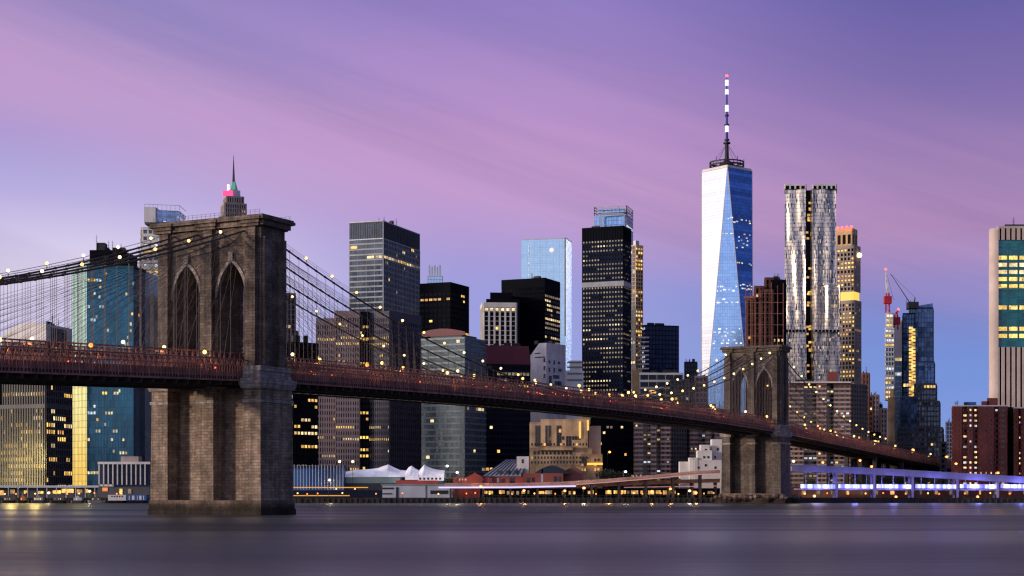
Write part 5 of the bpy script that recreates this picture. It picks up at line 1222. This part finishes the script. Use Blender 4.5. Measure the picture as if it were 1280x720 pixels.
# B columned hall
t_ = thing('columned_hall', 'dark blue hall fronted by a row of tall white columns under a white flat roof', 'building', (PX(154,d), d, 2.6))
mpart(t_, 'wall', fr('navy_wall', (0.02,0.035,0.09), .5), [(124,187,None,579,14,2.2)], d); mpart(t_, 'roof', F['white'], [(122,187.5,580.2,577.2,17)], d); mpart(t_, 'plinth', F['white'], [(123,142,608,605.5,1.2,.2)], d)
for k in range(11): mpart(t_, 'column', F['white'], [(123+k*5.75,124.4+k*5.75,606 if k > 3 else 607,580.3,.8,.2)], d)
mpart(t_, 'roof_house', F['band'], [(151,173,577.2,570.5,8,4)], d); mpart(t_, 'lower_storey', F['dgrey'], [(122,187,None,609,3,-.4)], d)
mpart(t_, 'lit_sign', lamp('orange_sign', (1.0,.28,.04), .8), [(128,134.5,614,609.5,.2,-.7)], d); mpart(t_, 'lit_window', L_Y, [(149,153,618,611,.2,-.7)], d); mpart(t_, 'lit_window', L_D, [(160,164,617,611,.2,-.7)], d)
# barges and boats
def hull(mb, x0, x1, d, w_, zt, m=0, bow=0.12, z0=-0.6):
    a, c = PX(x0,d), PX(x1,d); L = c-a; b_ = L*bow
    lo = [(a+b_*.6,d-w_*.3),(c-b_*.6,d-w_*.3),(c-b_*.1,d),(c-b_*.6,d+w_*.3),(a+b_*.6,d+w_*.3),(a+b_*.1,d)]
    up = [(a+b_,d-w_*.5),(c-b_,d-w_*.5),(c,d),(c-b_,d+w_*.5),(a+b_,d+w_*.5),(a,d)]
    mb.loft(lo, z0, up, zt, m)
d = 868
for (x0, x1, lab, colr, stripes) in ((135,157.5,'white sided work barge moored beneath the columned hall','white',0),(158.5,183,'blue sided work barge moored beneath the columned hall','bluepaint',1)):
    t_ = thing('work_barge', lab, 'barge', (PX((x0+x1)/2,d), d, 0), 'work barges by the columned hall')
    mb = MB(); hull(mb, x0-.5, x1+.5, d, 8, 1.4); part(mb, 'hull', [M['dark']], t_)
    mb = MB(); pb(mb, x0, x1, 625.6, 618.6, d-3, 6); part(mb, 'deckhouse', [F['white' if not stripes else 'bluepaint']], t_)
    if stripes:
        for (a, c) in ((161,162.2),(165,168),(171.5,172.3),(174,177),(179,180.2)): mpart(t_, 'painted_mark', F['white'], [(a,c,624.6,619.6,.12,-3.15)], d)
    else:
        for k in range(5): mpart(t_, 'window', M['pane'], [(139+k*3.2,140.6+k*3.2,621.4,619.8,.12,-3.1)], d)
def boat(x0, x1, lab, hullm, cab, lits, top=619.5, mast=True):
    t_ = thing('moored_boat', lab, 'boat', (PX((x0+x1)/2,d), d, 0), 'boats moored along the quay'); mb = MB(); hull(mb, x0, x1, d, 5, 1.5, 0, .2); part(mb, 'hull', [hullm], t_); W_ = x1-x0
    mb = MB(); pb(mb, x0+W_*.2, x1-W_*.22, 625.5, top+2, d-1.6, 3.2); pb(mb, x0+W_*.35, x1-W_*.4, top+2, top, d-1.2, 2.4); part(mb, 'cabin', [cab], t_)
    for f in lits: mpart(t_, 'lit_window', rnd.choice([L_Y, L_W, L_A]), [(x0+W_*f,x0+W_*f+.9,624.4,623,.1,-1.75)], d)
    if mast: mb = MB(); xx = PX(x0+W_*.5,d); mb.bar((xx,d,Z(top,d)), (xx,d,Z(top-5,d)), .09, 0, 5, .04); part(mb, 'mast', [F['pale']], t_)
boat(1, 20, 'dark boat with three lit cabin windows at the ferry terminal, nearest the frame edge'.replace(', nearest the frame edge', ''), M['dark'], F['dgrey'], (.25,.4,.55))
boat(23, 34, 'small boat with an orange cabin moored by the ferry terminal', M['dark'], fr('orange_cabin', (.5,.16,.04)), (.3,))
boat(38, 58, 'long grey boat with lit portholes moored by the ferry terminal', F['dgrey'], F['grey'], (.25,.33,.41,.5,.6)); boat(62, 83, 'dark tug like boat with a tall wheelhouse by the ferry terminal', M['dark'], F['dgrey'], (.3,.5,.62), 617.5)
boat(88, 106, 'pale cabin boat under dull tarpaulin near the columned hall', F['dgrey'], F['pale'], (.4,), 620); boat(109, 131, 'low grey boat beside the white sided barge', F['grey'], F['dgrey'], (.3,.6), 621)
# piles along the quay, each a post in the water
pile0 = None
for k, x in enumerate([3,22,36,60,86,107,132,372,398,424,450,478,506,534,562,590,618,648,676,706,735,762,790,815,840,868,1012,1045,1080,1112,1145,1180,1212,1246,1275]):
    if pile0 is None:
        mb = MB(); dd = SHORE-2.0; mb.bar((PX(x,dd),dd,-2),(PX(x,dd),dd,2.0),.32,0,8,.28); pile0 = mb.build('mooring_pile', [M['dark']]); pile0['label'] = 'dark wooden mooring pile standing in the water before the quay wall'; pile0['category'] = 'pile'; pile0['group'] = 'mooring piles along the quay'; x00 = PX(x,dd)
    else: o = pile0.copy(); COL.objects.link(o); o.location = (PX(x,SHORE-2)-x00, 0, rnd.uniform(-.3,.3))
# E blue slatted pavilion
d = 905
t_ = thing('slatted_pavilion', 'long blue pavilion screened by tall pale vertical posts', 'building', (PX(398,d), d, 2.6))
mpart(t_, 'wall', F['bluepaint'], [(340,430,None,583,9,2.5)], d); mpart(t_, 'roof', F['dgrey'], [(340,431,583.2,581.4,13)], d)
for k in range(17):
    x = 367.5+k*3.8; mpart(t_, 'post', F['pale'], [(x,x+.7,612,580.6+(k % 3)*.6,.35,-.5)], d)
for (x0, x1, y) in ((340,460,608.8),(340,437,619)): mpart(t_, 'trail_band', lamp('orange_trail', (1.0,.42,.03), .75), [(x0,x1,y+1.1,y,.4,-1.4)], d-2)  # emissive bands stand in for orange traffic light streaks
mpart(t_, 'base_wall', F['navy'], [(340,480,None,613,3,-.8)], d)
for x in (419.5, 443): mpart(t_, 'wall_lamp', M['lamp_warm'], [(x,x+1.4,611.8,610.6,.5,-2.4)], d)
# F tent
d = 925
t_ = thing('marquee_tent', 'big white peaked marquee tent with a row of dark arched openings on its side', 'tent', (PX(490,d), d, 2.6))
prof = [(408,596),(416,592.5),(424,591),(432,589.6),(442,587.8),(452,587),(464,586.2),(474,584.6),(480,582.2),(485.5,580.6),(491,583.5),(500,587.5),(508,588),(511,584),(514.5,582),(519,585.5),(524,588),(527,584.5),(530.5,580.4),(535,583.6),(541,585.8),(548,587.2),(556,588)]
mb = MB()
for (xa, ya), (xb, yb) in zip(prof, prof[1:]):
    yo = 596.5 if xa < 505 else (600 if xa < 523 else 601)
    for k, (f0, f1) in enumerate(((0,.35),(.35,.7),(.7,1))):
        def h_(y, f): e = yo-4.5 if xa > 505 else yo-.5; return Z(e+(y-e)*sin(f*pi/2), d)
        y0_, y1_ = d-12+12*f0, d-12+12*f1
        mb.face([(PX(xa,d),y0_,h_(ya,f0)),(PX(xb,d),y0_,h_(yb,f0)),(PX(xb,d),y1_,h_(yb,f1)),(PX(xa,d),y1_,h_(ya,f1))]); mb.face([(PX(xb,d),24*1+2*d-y0_-24,h_(yb,f0)),(PX(xa,d),2*d-y0_,h_(ya,f0)),(PX(xa,d),2*d-y1_,h_(ya,f1)),(PX(xb,d),2*d-y1_,h_(yb,f1))])
    e = yo-4.5 if xa > 505 else yo-.5; mb.face([(PX(xa,d),d-12,Z(yo,d)),(PX(xb,d),d-12,Z(yo,d)),(PX(xb,d),d-12,Z(e,d)),(PX(xa,d),d-12,Z(e,d))])
cv_, t, p = newmat('canvas_added_glow'); p.inputs['Base Color'].default_value = (.82,.80,.86,1); p.inputs['Roughness'].default_value = .7
p.inputs['Emission Color'].default_value = (.80,.80,1.0,1); t.put(p.inputs['Emission Strength'], t.mapr(t.noise(pos(t), .12, 2.0), .3, .7, .12, .34)); part(mb, 'canvas', [cv_], t_)  # emission added to brighten the canvas, no lamp stands inside
for k in range(6): mpart(t_, 'arched_opening', M['pane'], [(524+k*5,526.2+k*5,599.6,597,.1,-12.15)], d)
mpart(t_, 'lower_wall', F['green'] if 'green' in F else F['olive'], [(432,500,604,596.5,20,-11)], d); mpart(t_, 'base', F['dgrey'], [(408,556,None,603,20,-10.5)], d)
for x in (424.5, 441): 
    t_ = thing('floodlight_mast', 'tall lamp mast with a single white globe %s the marquee tent' % ('at the low end of' if x < 430 else 'rising through the roofline of'), 'lamp post', (PX(x,908), 908, 2.6), 'waterfront lamp posts')
    mb = MB(); mb.bar((PX(x,908),908,2.6),(PX(x,908),908,Z(578.5,908)),.16,0,6,.1); part(mb, 'post', [M['dark']], t_); mb = MB(); mb.ball((PX(x,908),908,Z(577,908)), .75); part(mb, 'globe', [M['lamp_pale']], t_, True)
# low red hall behind the tent and grey quay building
d = 900
t_ = thing('quay_building', 'low pale grey quay building with horizontal louvres beneath the marquee tent', 'building', (PX(520,d), d, 2.6))
mpart(t_, 'wall', F['pale'], [(478,562,None,606.5,10)], d); mpart(t_, 'roof', F['grey'], [(476,563,606.6,605,12,-.6)], d)
[mpart(t_, 'louvre', M['dark'], [q], d) for q in [(478,492,611.6,609.4,.3,-.25),(478,490,618,616.4,.3,-.25),(495,498,623,609,.3,-.25),(532,533,623,607,.3,-.25),(538,560,617.5,613,.3,-.25)]]; mpart(t_, 'red_fascia', F['redshed'], [(495,548,605,600.5,3,3)], d)
# H red market sheds
def gable(mb, x0, x1, ye, yp, d, dep, m=0, peak=.5):
    a, c = PX(x0,d), PX(x1,d); p_ = a+(c-a)*peak; z0, z1 = Z(ye,d), Z(yp,d)
    mb.face([(a,d,z0),(c,d,z0),(p_,d,z1)], m); mb.face([(c,d+dep,z0),(a,d+dep,z0),(p_,d+dep,z1)], m)
    mb.face([(a-.4,d-.4,z0-.1),(p_,d-.4,z1+.2),(p_,d+dep,z1+.2),(a-.4,d+dep,z0-.1)][::-1], 1); mb.face([(p_,d-.4,z1+.2),(c+.4,d-.4,z0-.1),(c+.4,d+dep,z0-.1),(p_,d+dep,z1+.2)][::-1], 1)
def shed(nm, lab, x0, x1, ye, yp, d, dep, wallm, roofm, peak=.5, wins=(), cat='building'):
    t_ = thing(nm, lab, cat, (PX((x0+x1)/2,d), d, 2.6)); mb = MB(); pb(mb, x0, x1, None, ye, d, dep); part(mb, 'wall', [wallm], t_)
    if yp is not None: mb = MB(); gable(mb, x0, x1, ye, yp, d, dep, 0, peak); part(mb, 'roof', [wallm, roofm], t_)
    for (a, c, y0, y1, mt) in wins: mpart(t_, 'window', mt, [(a,c,y0,y1,.12,-.14)], d)
    return t_
rb = F['redshed']; br_ = fr('market_brick', (.30,.085,.065), .85, .25)
shed('market_hall', 'low red hall with a row of pale square windows near the lamp mast', 566, 612, 596.5, None, 915, 10, rb, M['roof_dark'], .5, [(570+k*3.6,572+k*3.6,600.6,598.4,F['white'] if k % 4 else M['pane']) for k in range(10)])
shed('red_gable', 'small red gabled porch in front of the low red hall', 583, 603, 596, 590.5, 914, 6, rb, rb)
t_ = shed('market_shed', 'red shed under a long sloping grey ribbed metal roof', 604, 655, 594.5, None, 918, 18, rb, F['greyroof'], .5, [(612,615,603,597.5,F['white']),(621,624,603,597.5,F['white']),(637,643,604,597,M['pane']),(628,631,603,598,M['pane'])])
mb = MB(); zz0, zz1 = Z(594.5,918), Z(574,930)
def sl(x0, x1, x2, x3, mi=0): mb.hexa([(PX(x0,917),917,zz0-.4),(PX(x1,917),917,zz0-.4),(PX(x2,936),936,zz1-.4),(PX(x3,936),936,zz1-.4),(PX(x0,917),917,zz0),(PX(x1,917),917,zz0),(PX(x2,936),936,zz1),(PX(x3,936),936,zz1)], mi)
sl(603, 652, 660, 632); part(mb, 'roof', [F['greyroof']], t_); mb = MB()
for k in range(10): q = k/9; sl(603+48*q, 603.8+48*q, 633.6+27*q, 632.8+27*q)
mb2 = MB(); 
for i in range(0, len(mb.f)): mb2.face([(mb.v[j][0], mb.v[j][1], mb.v[j][2]+.3) for j in mb.f[i]])
part(mb2, 'roof_rib', [M['dark']], t_)
for x in (622, 632, 642): mpart(t_, 'skylight', M['pane'], [(x,x+6.5,592,588,.3,-.5)], 919)
t_ = shed('white_hut', 'small white cube shaped hut standing on the grey shed roof', 646, 661, 570.5, None, 925, 6, F['white'], F['white'], .5, [(652,654.5,579,574,M['pane'])])
t_ = shed('market_hall', 'red brick hall with a dark arched roof beside a white chimney pipe', 654, 704, 591.5, None, 912, 16, br_, M['roof_dark'], .5, [(658,662,603,597,M['pane']),(665,668,603,597,M['pane']),(692,696,602,595,M['pane']),(698,701,602,596,M['pane']),(676.5,679,603,593,F['pale'])])
mb = MB(); N = 10
for k in range(N):
    f0, f1 = k/N, (k+1)/N; xa, xb = 668+44*f0, 668+44*f1; ya, yb = 591.6-9.5*sin(pi*f0), 591.6-9.5*sin(pi*f1); dd = 913
    mb.hexa([(PX(xa,dd),dd,Z(592,dd)),(PX(xb,dd),dd,Z(592,dd)),(PX(xb,dd),dd+14,Z(592,dd)),(PX(xa,dd),dd+14,Z(592,dd)),(PX(xa,dd),dd,Z(ya-.1,dd)),(PX(xb,dd),dd,Z(yb-.1,dd)),(PX(xb,dd),dd+14,Z(yb-.1,dd)),(PX(xa,dd),dd+14,Z(ya-.1,dd))])
part(mb, 'arched_roof', [fr('dark_blue_roof', (.02,.03,.055), .5)], t_); mpart(t_, 'chimney', F['white'], [(677,679,592,586,1.2,2)], 911)
t_ = shed('barrel_shed', 'dark brick barrel roofed shed next to the red brick hall', 704, 730, 592, None, 916, 14, fr('dull_brick', (.17,.07,.06), .85, .25), M['roof_dark'], .5, [])
mb = MB()
for k in range(N):
    f0, f1 = k/N, (k+1)/N; xa, xb = 703+27*f0, 703+27*f1; ya, yb = 592-8*sin(pi*f0), 592-8*sin(pi*f1); dd = 915.8
    mb.hexa([(PX(xa,dd),dd,Z(592.3,dd)),(PX(xb,dd),dd,Z(592.3,dd)),(PX(xb,dd),dd+14,Z(592.3,dd)),(PX(xa,dd),dd+14,Z(592.3,dd)),(PX(xa,dd),dd,Z(ya-.1,dd)),(PX(xb,dd),dd,Z(yb-.1,dd)),(PX(xb,dd),dd+14,Z(yb-.1,dd)),(PX(xa,dd),dd+14,Z(ya-.1,dd))])
part(mb, 'arched_roof', [fr('barrel_brick', (.15,.065,.06), .85, .25)], t_)
# J white stepped building
d = 925
t_ = thing('stepped_building', 'small white cubic building of stacked terraces just before the farther bridge tower', 'building', (PX(880,d), d, 2.6))
for (x0, x1, y, e) in ((862,872,572,3),(868,902,575,0),(872,890,563,4),(876,887,556,6),(890,904,549,8),(850,866,577,6)): mpart(t_, 'wall', F['white'], [(x0,x1,None,y,8,e)], d)
for (x, y, e) in ((881,580,-.1),(884,570,3.9),(879,570,3.9),(881,561,5.9),(896,560,7.9),(893,570,-.0),(893,583,-.1),(872,583,-.1)): mpart(t_, 'window', M['pane'], [(x,x+2.2,y+3,y,.1,e-.12)], d)
mb = MB(); mb.bar((PX(867,d),d-1,2.6),(PX(867,d),d-1,Z(552,d)),.14); part(mb, 'pole', [M['dark']], t_)
# I elevated highway, middle ramps
def ribbon(mb, pts, d, wid, th, m=0):
    for (xa, ya), (xb, yb) in zip(pts, pts[1:]):
        A0, B0_ = PT(xa, ya, d), PT(xb, yb, d)
        mb.hexa([(A0[0],d,A0[2]-th),(B0_[0],d,B0_[2]-th),(B0_[0],d+wid,B0_[2]-th),(A0[0],d+wid,A0[2]-th),(A0[0],d,A0[2]),(B0_[0],d,B0_[2]),(B0_[0],d+wid,B0_[2]),(A0[0],d+wid,A0[2])], m)
def ip(pts, x):
    for (xa, ya), (xb, yb) in zip(pts, pts[1:]):
        if xa <= x <= xb: return ya+(yb-ya)*(x-xa)/(xb-xa)
    return pts[-1][1]
pinkc = plain('pinkish_concrete', (.40,.26,.24), .75, 0, .2, .1)
def highway(nm, lab, pts, d, wid, th, mat, rails, posts, yb=None, postm=None, lower=None):
    t_ = thing(nm, lab, 'viaduct', (PX(pts[0][0],d), d, 2.6), 'elevated highway viaducts'); mb = MB(); ribbon(mb, pts, d, wid, th); part(mb, 'deck', [mat], t_)
    mb = MB(); ribbon(mb, [(x, y-2.2) for x, y in pts], d-.15, .35, 1.1); part(mb, 'parapet', [mat], t_); mb = MB(); ribbon(mb, [(x, y-2.2) for x, y in pts], d+wid-.2, .35, 1.1); part(mb, 'parapet', [mat], t_)
    for x in posts:
        mb = MB(); y = ip(pts, x); zt_ = Z(y,d)-th
        mb.box(PX(x,d)-.55, PX(x,d)+.55, d+.6, d+1.7, 2.0, zt_-.8); mb.box(PX(x,d)-.55, PX(x,d)+.55, d+wid-1.7, d+wid-.6, 2.0, zt_-.8); mb.box(PX(x,d)-.7, PX(x,d)+.7, d+.3, d+wid-.3, zt_-.8, zt_)
        part(mb, 'pier', [postm or M['dark']], t_)
    return t_
pm_ = [(556,606),(640,606),(700,604.5),(760,600.5),(820,595.5),(862,591.5),(900,589.5)]
h1 = highway('elevated_highway', 'pinkish highway ramp climbing from the red sheds to the farther bridge tower', pm_, 892, 8, 1.0, pinkc, 1, range(570, 900, 34))
pl_ = [(700,608),(780,604.5),(840,602),(900,600.5)]
h2 = highway('elevated_highway', 'lower darker highway ramp running under the pinkish ramp', pl_, 899, 7, 1.1, plain('rosy_concrete', (.30,.19,.18), .8, 0, .2, .1), 1, range(715, 900, 30))
sg_ = lamp('lilac_trail', (.62,.55,1.0), 1.15); mb = MB(); ribbon(mb, [(548,608.4),(640,608.2),(720,606.5)], 891.6, .3, .85); part(mb, 'glow_strip', [sg_], h1)  # glowing strip stands in for the lilac traffic light trail
mb = MB(); ribbon(mb, [(720,605.2),(760,602.4),(820,597.4),(862,593.4),(899,591.4)], 891.6, .3, .45); part(mb, 'glow_strip', [lamp('rose_ramp_trail', (.95,.45,.42), .42)], h1)  # added glow in place of the rose light trail of traffic
mb = MB(); ribbon(mb, [(780,608.8),(900,607)], 898.5, .2, .35); part(mb, 'glow_strip', [lamp('rose_trail', (.8,.35,.45), .5)], h2)  # glowing line replaces the traffic light trail on the lower ramp
# restaurants under the ramps
d = 903
t_ = thing('quayside_arcade', 'dark quayside arcade beneath the ramps with a row of amber lit windows', 'building', (PX(730,d), d, 2.6))
mpart(t_, 'wall', F['black'], [(600,900,None,611,6,1)], d); mpart(t_, 'canopy', M['dark'], [(600,900,611.2,610.2,8)], d)
r9 = random.Random(9); x = 604
while x < 896:
    w_ = r9.uniform(2, 9)
    if r9.random() < .62: mpart(t_, 'lit_window', r9.choice([L_A, L_A, L_Y, L_D]), [(x,min(899,x+w_),617.5+r9.uniform(-.5,.8),613.2+r9.uniform(-.5,.9),.12,.85)], d)
    x += w_+r9.uniform(1, 3)
mb = MB()
for x in range(602, 900, 7): mb.bar(PT(x, 624, 886), PT(x, 619, 886), .08)
mb.bar(PT(600,619,886), PT(900,619,886), .06); part(mb, 'quay_railing', [F['dgrey']], t_)
# right viaduct with blue light
pr_ = [(990,583),(1046,585),(1110,588),(1180,592),(1248,596),(1300,599)]
lav = F['purple']
h3 = highway('elevated_highway', 'lavender viaduct washed by blue light beyond the farther bridge tower', pr_, 893, 10, 2.6, lav, 1, [1046,1093.5,1141.5,1197.5,1248], postm=lav)
mb = MB(); ribbon(mb, [(996,610.5),(1140,611),(1300,611.5)], 894.5, 9, .8); part(mb, 'lower_deck', [lav], h3)
bl_, t, p = newmat('blue_strip'); g = pos(t); n = t.noise(t.vmath('MULTIPLY', g, (.22,.0,.0)), 1.0, 4.0, .6)
p.inputs['Base Color'].default_value = (.1,.1,.2,1); t.put(p.inputs['Emission Color'], t.mix(t.mapr(n, .38, .6), (.10,.10,.95,1), (.62,.66,1.0,1))); t.put(p.inputs['Emission Strength'], t.mapr(n, .3, .7, 1.1, 2.6))
for (x0, x1) in ((1001,1044),(1048,1091),(1096,1139),(1144,1195),(1200,1246),(1251,1300)):
    mb = MB(); ribbon(mb, [(x0,605.2),(x1,605.7)], 894.2, .4, 2.2); part(mb, 'glow_strip', [bl_], h3)
    for k in range(3):
        x = x0+(x1-x0)*(k+.5)/3; mb = MB(); mb.box(PX(x,893)-.18, PX(x,893)+.18, 894.6, 895, Z(610,893), Z(ip(pr_,x),893)-2.6); part(mb, 'hanger', [lav], h3)
    pl = bpy.data.lights.new('blue_lamp', 'POINT'); pl.energy = 3200; pl.color = (.22,.22,1.0); pl.shadow_soft_size = .6; o = bpy.data.objects.new('blue_lamp', pl); COL.objects.link(o); o.parent = h3; R0 = h3.location; o.location = (PX((x0+x1)/2,889)-R0[0], 888.6-R0[1], Z(607,889)-R0[2])
d = 912
t_ = thing('riverside_wall', 'low brown brick retaining wall behind the blue lit viaduct', 'wall', (PX(1140,d), d, 2.6)); mpart(t_, 'wall', F['brick'], [(988,1310,None,608,4)], d)
for k in range(16): 
    x = 1002+k*18.5; mpart(t_, 'lit_window', L_D if k % 3 else L_A, [(x,x+r9.uniform(2,7),618,613.5,.1,-.12)], d)
# street lamps
def street_lamp(x, y, d, mat, lab, grp, yb=None, arm=1.2):
    t_ = thing('street_lamp', lab, 'street lamp', (PX(x,d), d, 2.6), grp); mb = MB(); z_ = Z(y,d); mb.bar((PX(x,d)-arm,d,2.6),(PX(x,d)-arm,d,z_+.3),.13,0,6,.09); mb.bar((PX(x,d)-arm,d,z_+.3),(PX(x,d),d,z_+.45),.07); part(mb, 'post', [M['dark']], t_)
    mb = MB(); mb.ball((PX(x,d),d,z_), .8, 0, 8, 5, .8); part(mb, 'globe', [mat], t_, True)
    pl = bpy.data.lights.new('bulb', 'POINT'); pl.energy = 1500; pl.color = (1,.45,.12) if mat is M['lamp_orange'] else (1,.8,.5); pl.shadow_soft_size = .6; o = bpy.data.objects.new('bulb', pl); COL.objects.link(o); o.parent = t_; R0 = t_.location; o.location = (PX(x,d)-R0[0], -1.0, z_-.4-R0[2])
quay = [(655,613,'orange'),(706,613.5,'orange'),(761,614,'orange'),(815,614,'orange'),(862,613.5,'warm'),(870,616,'orange')]
wh = ['under the lilac lit end of the ramp','below the red brick hall','midway along the amber lit arcade','under the climbing ramp near the white stepped building','close to the farther bridge tower','low down at the foot of the farther bridge tower']
for (x, y, c_), l_ in zip(quay, wh): street_lamp(x, y, 887, M['lamp_orange'] if c_ == 'orange' else M['lamp_warm'], 'glowing orange quay lamp '+l_, 'orange quay lamps')
back_ = [(1028.5,578,905,'between the brown apartments and the lavender viaduct'),(1075,575.5,925,'above the lavender viaduct, the tallest by the approach'),(1089.5,583,906,'low above the lavender viaduct near the approach'),(1183,571,960,'beside the red brick apartments under the approach end'),(1195,579.5,920,'at the foot of the red brick apartments, nearer the approach'),(1247.5,591,904,'on the lavender viaduct before the red brick apartments'),(762,565,960,'among dark trees beside the tan hotel'),(1141,562,1000,'beneath the end of the bridge approach')]
for (x, y, dd, l_) in back_: street_lamp(x, y, dd, M['lamp_orange'], 'orange street lamp '+l_, 'orange street lamps behind the quay')
street_lamp(571.5, 590.5, 900, M['lamp_white'], 'cool white curved lamp post before the low red hall', 'white lamp posts', arm=-.9); street_lamp(559, 582.5, 905, M['lamp_white'], 'cool white lamp post at the end of the marquee tent', 'white lamp posts'); street_lamp(782, 589.5, 900, M['lamp_white'], 'cool white lamp beside the brown banded apartments', 'white lamp posts'); street_lamp(992, 576.5, 897, M['lamp_pale'], 'bright white lamp right against the farther bridge tower'.replace('right ', 'close '), 'white lamp posts')
for (x, y, dd, c_, l_) in [(61,616,888,'warm','before the lit hall of the ferry terminal'),(112,614,888,'warm','between the ferry terminal and the columned hall'),(412,600,899,'warm','against the slatted blue pavilion'),(601,608,889,'orange','at the first bay of the amber lit arcade'),
  (730,610,889,'warm','below the barrel roofed shed'),(838,611,889,'orange','below the low terrace of the white stepped building'),(1018,620,889,'warm','under the first bay of the blue lit viaduct'),(1120,621,889,'orange','under the middle of the blue lit viaduct'),(1222,621,889,'orange','under the viaduct before the red brick apartments')]:
    street_lamp(x, y, dd, M['lamp_orange'] if c_ == 'orange' else M['lamp_warm'], 'small '+('orange' if c_ == 'orange' else 'yellow')+' lamp '+l_, 'small lamps along the quay', arm=.5)
first = None
for k, x in enumerate([6,20,31,44,70,84,99,118,146,372,384,397,428,470,503,548,583,594,612,626,640,668,682,694,718,745,777,792,803,826,848,880,892,1006,1034,1060,1082,1104,1132,1160,1174,1206,1238,1262]):
    dd = 882.6; zz = Z(617.5+(k*7 % 5)*.7, dd); mt = ('a','w')[k*5 % 3 == 0]
    if first is None or mt not in first:
        t_ = thing('bollard_lamp', 'x', 'lamp', (PX(x,dd), dd, 2.4), 'small bulbs strung along the quay edge'); mb = MB(); X0 = PX(x,dd); mb.bar((X0,dd,2.0),(X0,dd,4.6),.09,0,5); part(mb, 'post', [M['dark']], t_)
        mb = MB(); mb.ball((X0,dd,4.9), .42, 0, 7, 4); part(mb, 'globe', [M['lamp_orange'] if mt == 'a' else M['lamp_warm']], t_, True)
        t_['label'] = 'small orange bulb on a short post at the quay edge' if mt == 'a' else 'small yellow bulb on a short post at the quay edge'; first = first or {}; first[mt] = t_
    else:
        s_ = first[mt]; o = s_.copy(); COL.objects.link(o); o.location = (PX(x,dd), dd, 2.4+(k*7 % 5)*.12)
        for ch in s_.children: c = ch.copy(); COL.objects.link(c); c.parent = o
# ------------------------------------------------------------------ trees
def leafmat():
    m, t, p = newmat('leaves'); g = pos(t); n = t.noise(g, 0.6, 3.0)
    t.put(p.inputs['Base Color'], t.mix(t.mapr(n, .3, .7), (0.018,0.028,0.014,1), (0.06,0.075,0.03,1))); p.inputs['Roughness'].default_value = .8; return m
LEAF = leafmat(); BARK = plain('bark', (0.06,0.045,0.035), .9)
def make_tree(H, Rr, seed, lab, grp):
    rr = random.Random(seed); t_ = thing('broadleaf_tree', lab, 'tree', (0,0,0), grp); mb = MB(); mb.bar((0,0,-.2),(0.1,0,H*.45),.35,0,8,.22); cl = []
    for k in range(9):
        a = rr.uniform(0,2*pi); e = rr.uniform(.35,1); c = (Rr*.62*cos(a)*e, Rr*.62*sin(a)*e, H*rr.uniform(.5,.88)); mb.bar((0.1,0,H*rr.uniform(.25,.44)), c, .13, 0, 5, .04); cl.append((c, Rr*rr.uniform(.35,.55)))
    cl.append(((0,0,H*.82), Rr*.5)); part(mb, 'trunk', [BARK], t_); mb = MB()
    for c, r in cl:
        for k in range(95):
            v = mathutils.Vector((rr.gauss(0,1), rr.gauss(0,1), rr.gauss(0,.8))); v = v.normalized()*r*rr.uniform(.45,1.08); s_ = rr.uniform(.22,.5)
            p_ = mathutils.Vector(c)+v; a = mathutils.Vector((rr.gauss(0,1),rr.gauss(0,1),rr.gauss(0,1))).normalized(); b_ = a.cross(mathutils.Vector((rr.gauss(0,1),rr.gauss(0,1),rr.gauss(0,1)))).normalized()
            mb.face([tuple(p_-a*s_), tuple(p_+b_*s_*.7), tuple(p_+a*s_), tuple(p_-b_*s_*.7)])
    part(mb, 'crown', [LEAF], t_); return t_
protos = [make_tree(12, 5.0, 4, 'x', 'waterfront trees'), make_tree(10, 4.4, 9, 'x', 'waterfront trees')]
spots = [(536,948,1.0,'dark bushy tree behind the peaked end of the marquee tent'),(548,945,.9,'dark tree just before the low red hall, behind the tent end'),(563,950,1.0,'dark tree over the roof of the low red hall'),(578,952,1.05,'dark crown showing above the red gabled porch'),
 (592,952,1.15,'tall dark tree beside the sloping grey shed roof'),(722,935,1.2,'dark tree behind the barrel roofed shed'),(757,928,1.35,'dark tree hard against the tan hotel annex'),(768,935,1.5,'tall dark tree beside the orange street lamp near the tan hotel'),(782,930,1.2,'dark tree before the black office block'),
 (797,925,1.0,'dark tree at the foot of the banded apartments under the deck'),(812,925,.9,'low dark tree at the middle of the banded apartments'),(828,925,.9,'low dark tree at the far corner of the banded apartments'),(845,925,1.0,'dark tree beside the white stepped building'),
 (1072,925,1.1,'dark tree between the brown apartments and the approach'),(1092,930,1.25,'dark tree below the bridge approach behind the viaduct'),(1110,935,1.3,'dense dark tree under the middle of the approach'),(1128,938,1.2,'dark tree under the approach near the long dark building'),(1150,940,1.2,'dark tree beside the street lamp under the approach end'),
 (1168,938,1.1,'dark tree between the approach end and the red brick apartments'),(1184,925,.9,'small dark tree at the corner of the red brick apartments'),(1012,920,.9,'dark tree before the brown banded apartments near the farther bridge tower'),(1050,922,.8,'small dark tree behind the blue lit viaduct')]
for i, (x, dd, sc, lb) in enumerate(spots):
    src = protos[i % 2]
    if i < 2: o = src
    else:
        o = src.copy(); COL.objects.link(o)
        for ch in src.children: c = ch.copy(); COL.objects.link(c); c.parent = o
    o.location = (PX(x,dd), dd, 2.6); o.scale = (sc, sc, sc); o.rotation_euler = (0,0,i*1.7); o['label'] = lb
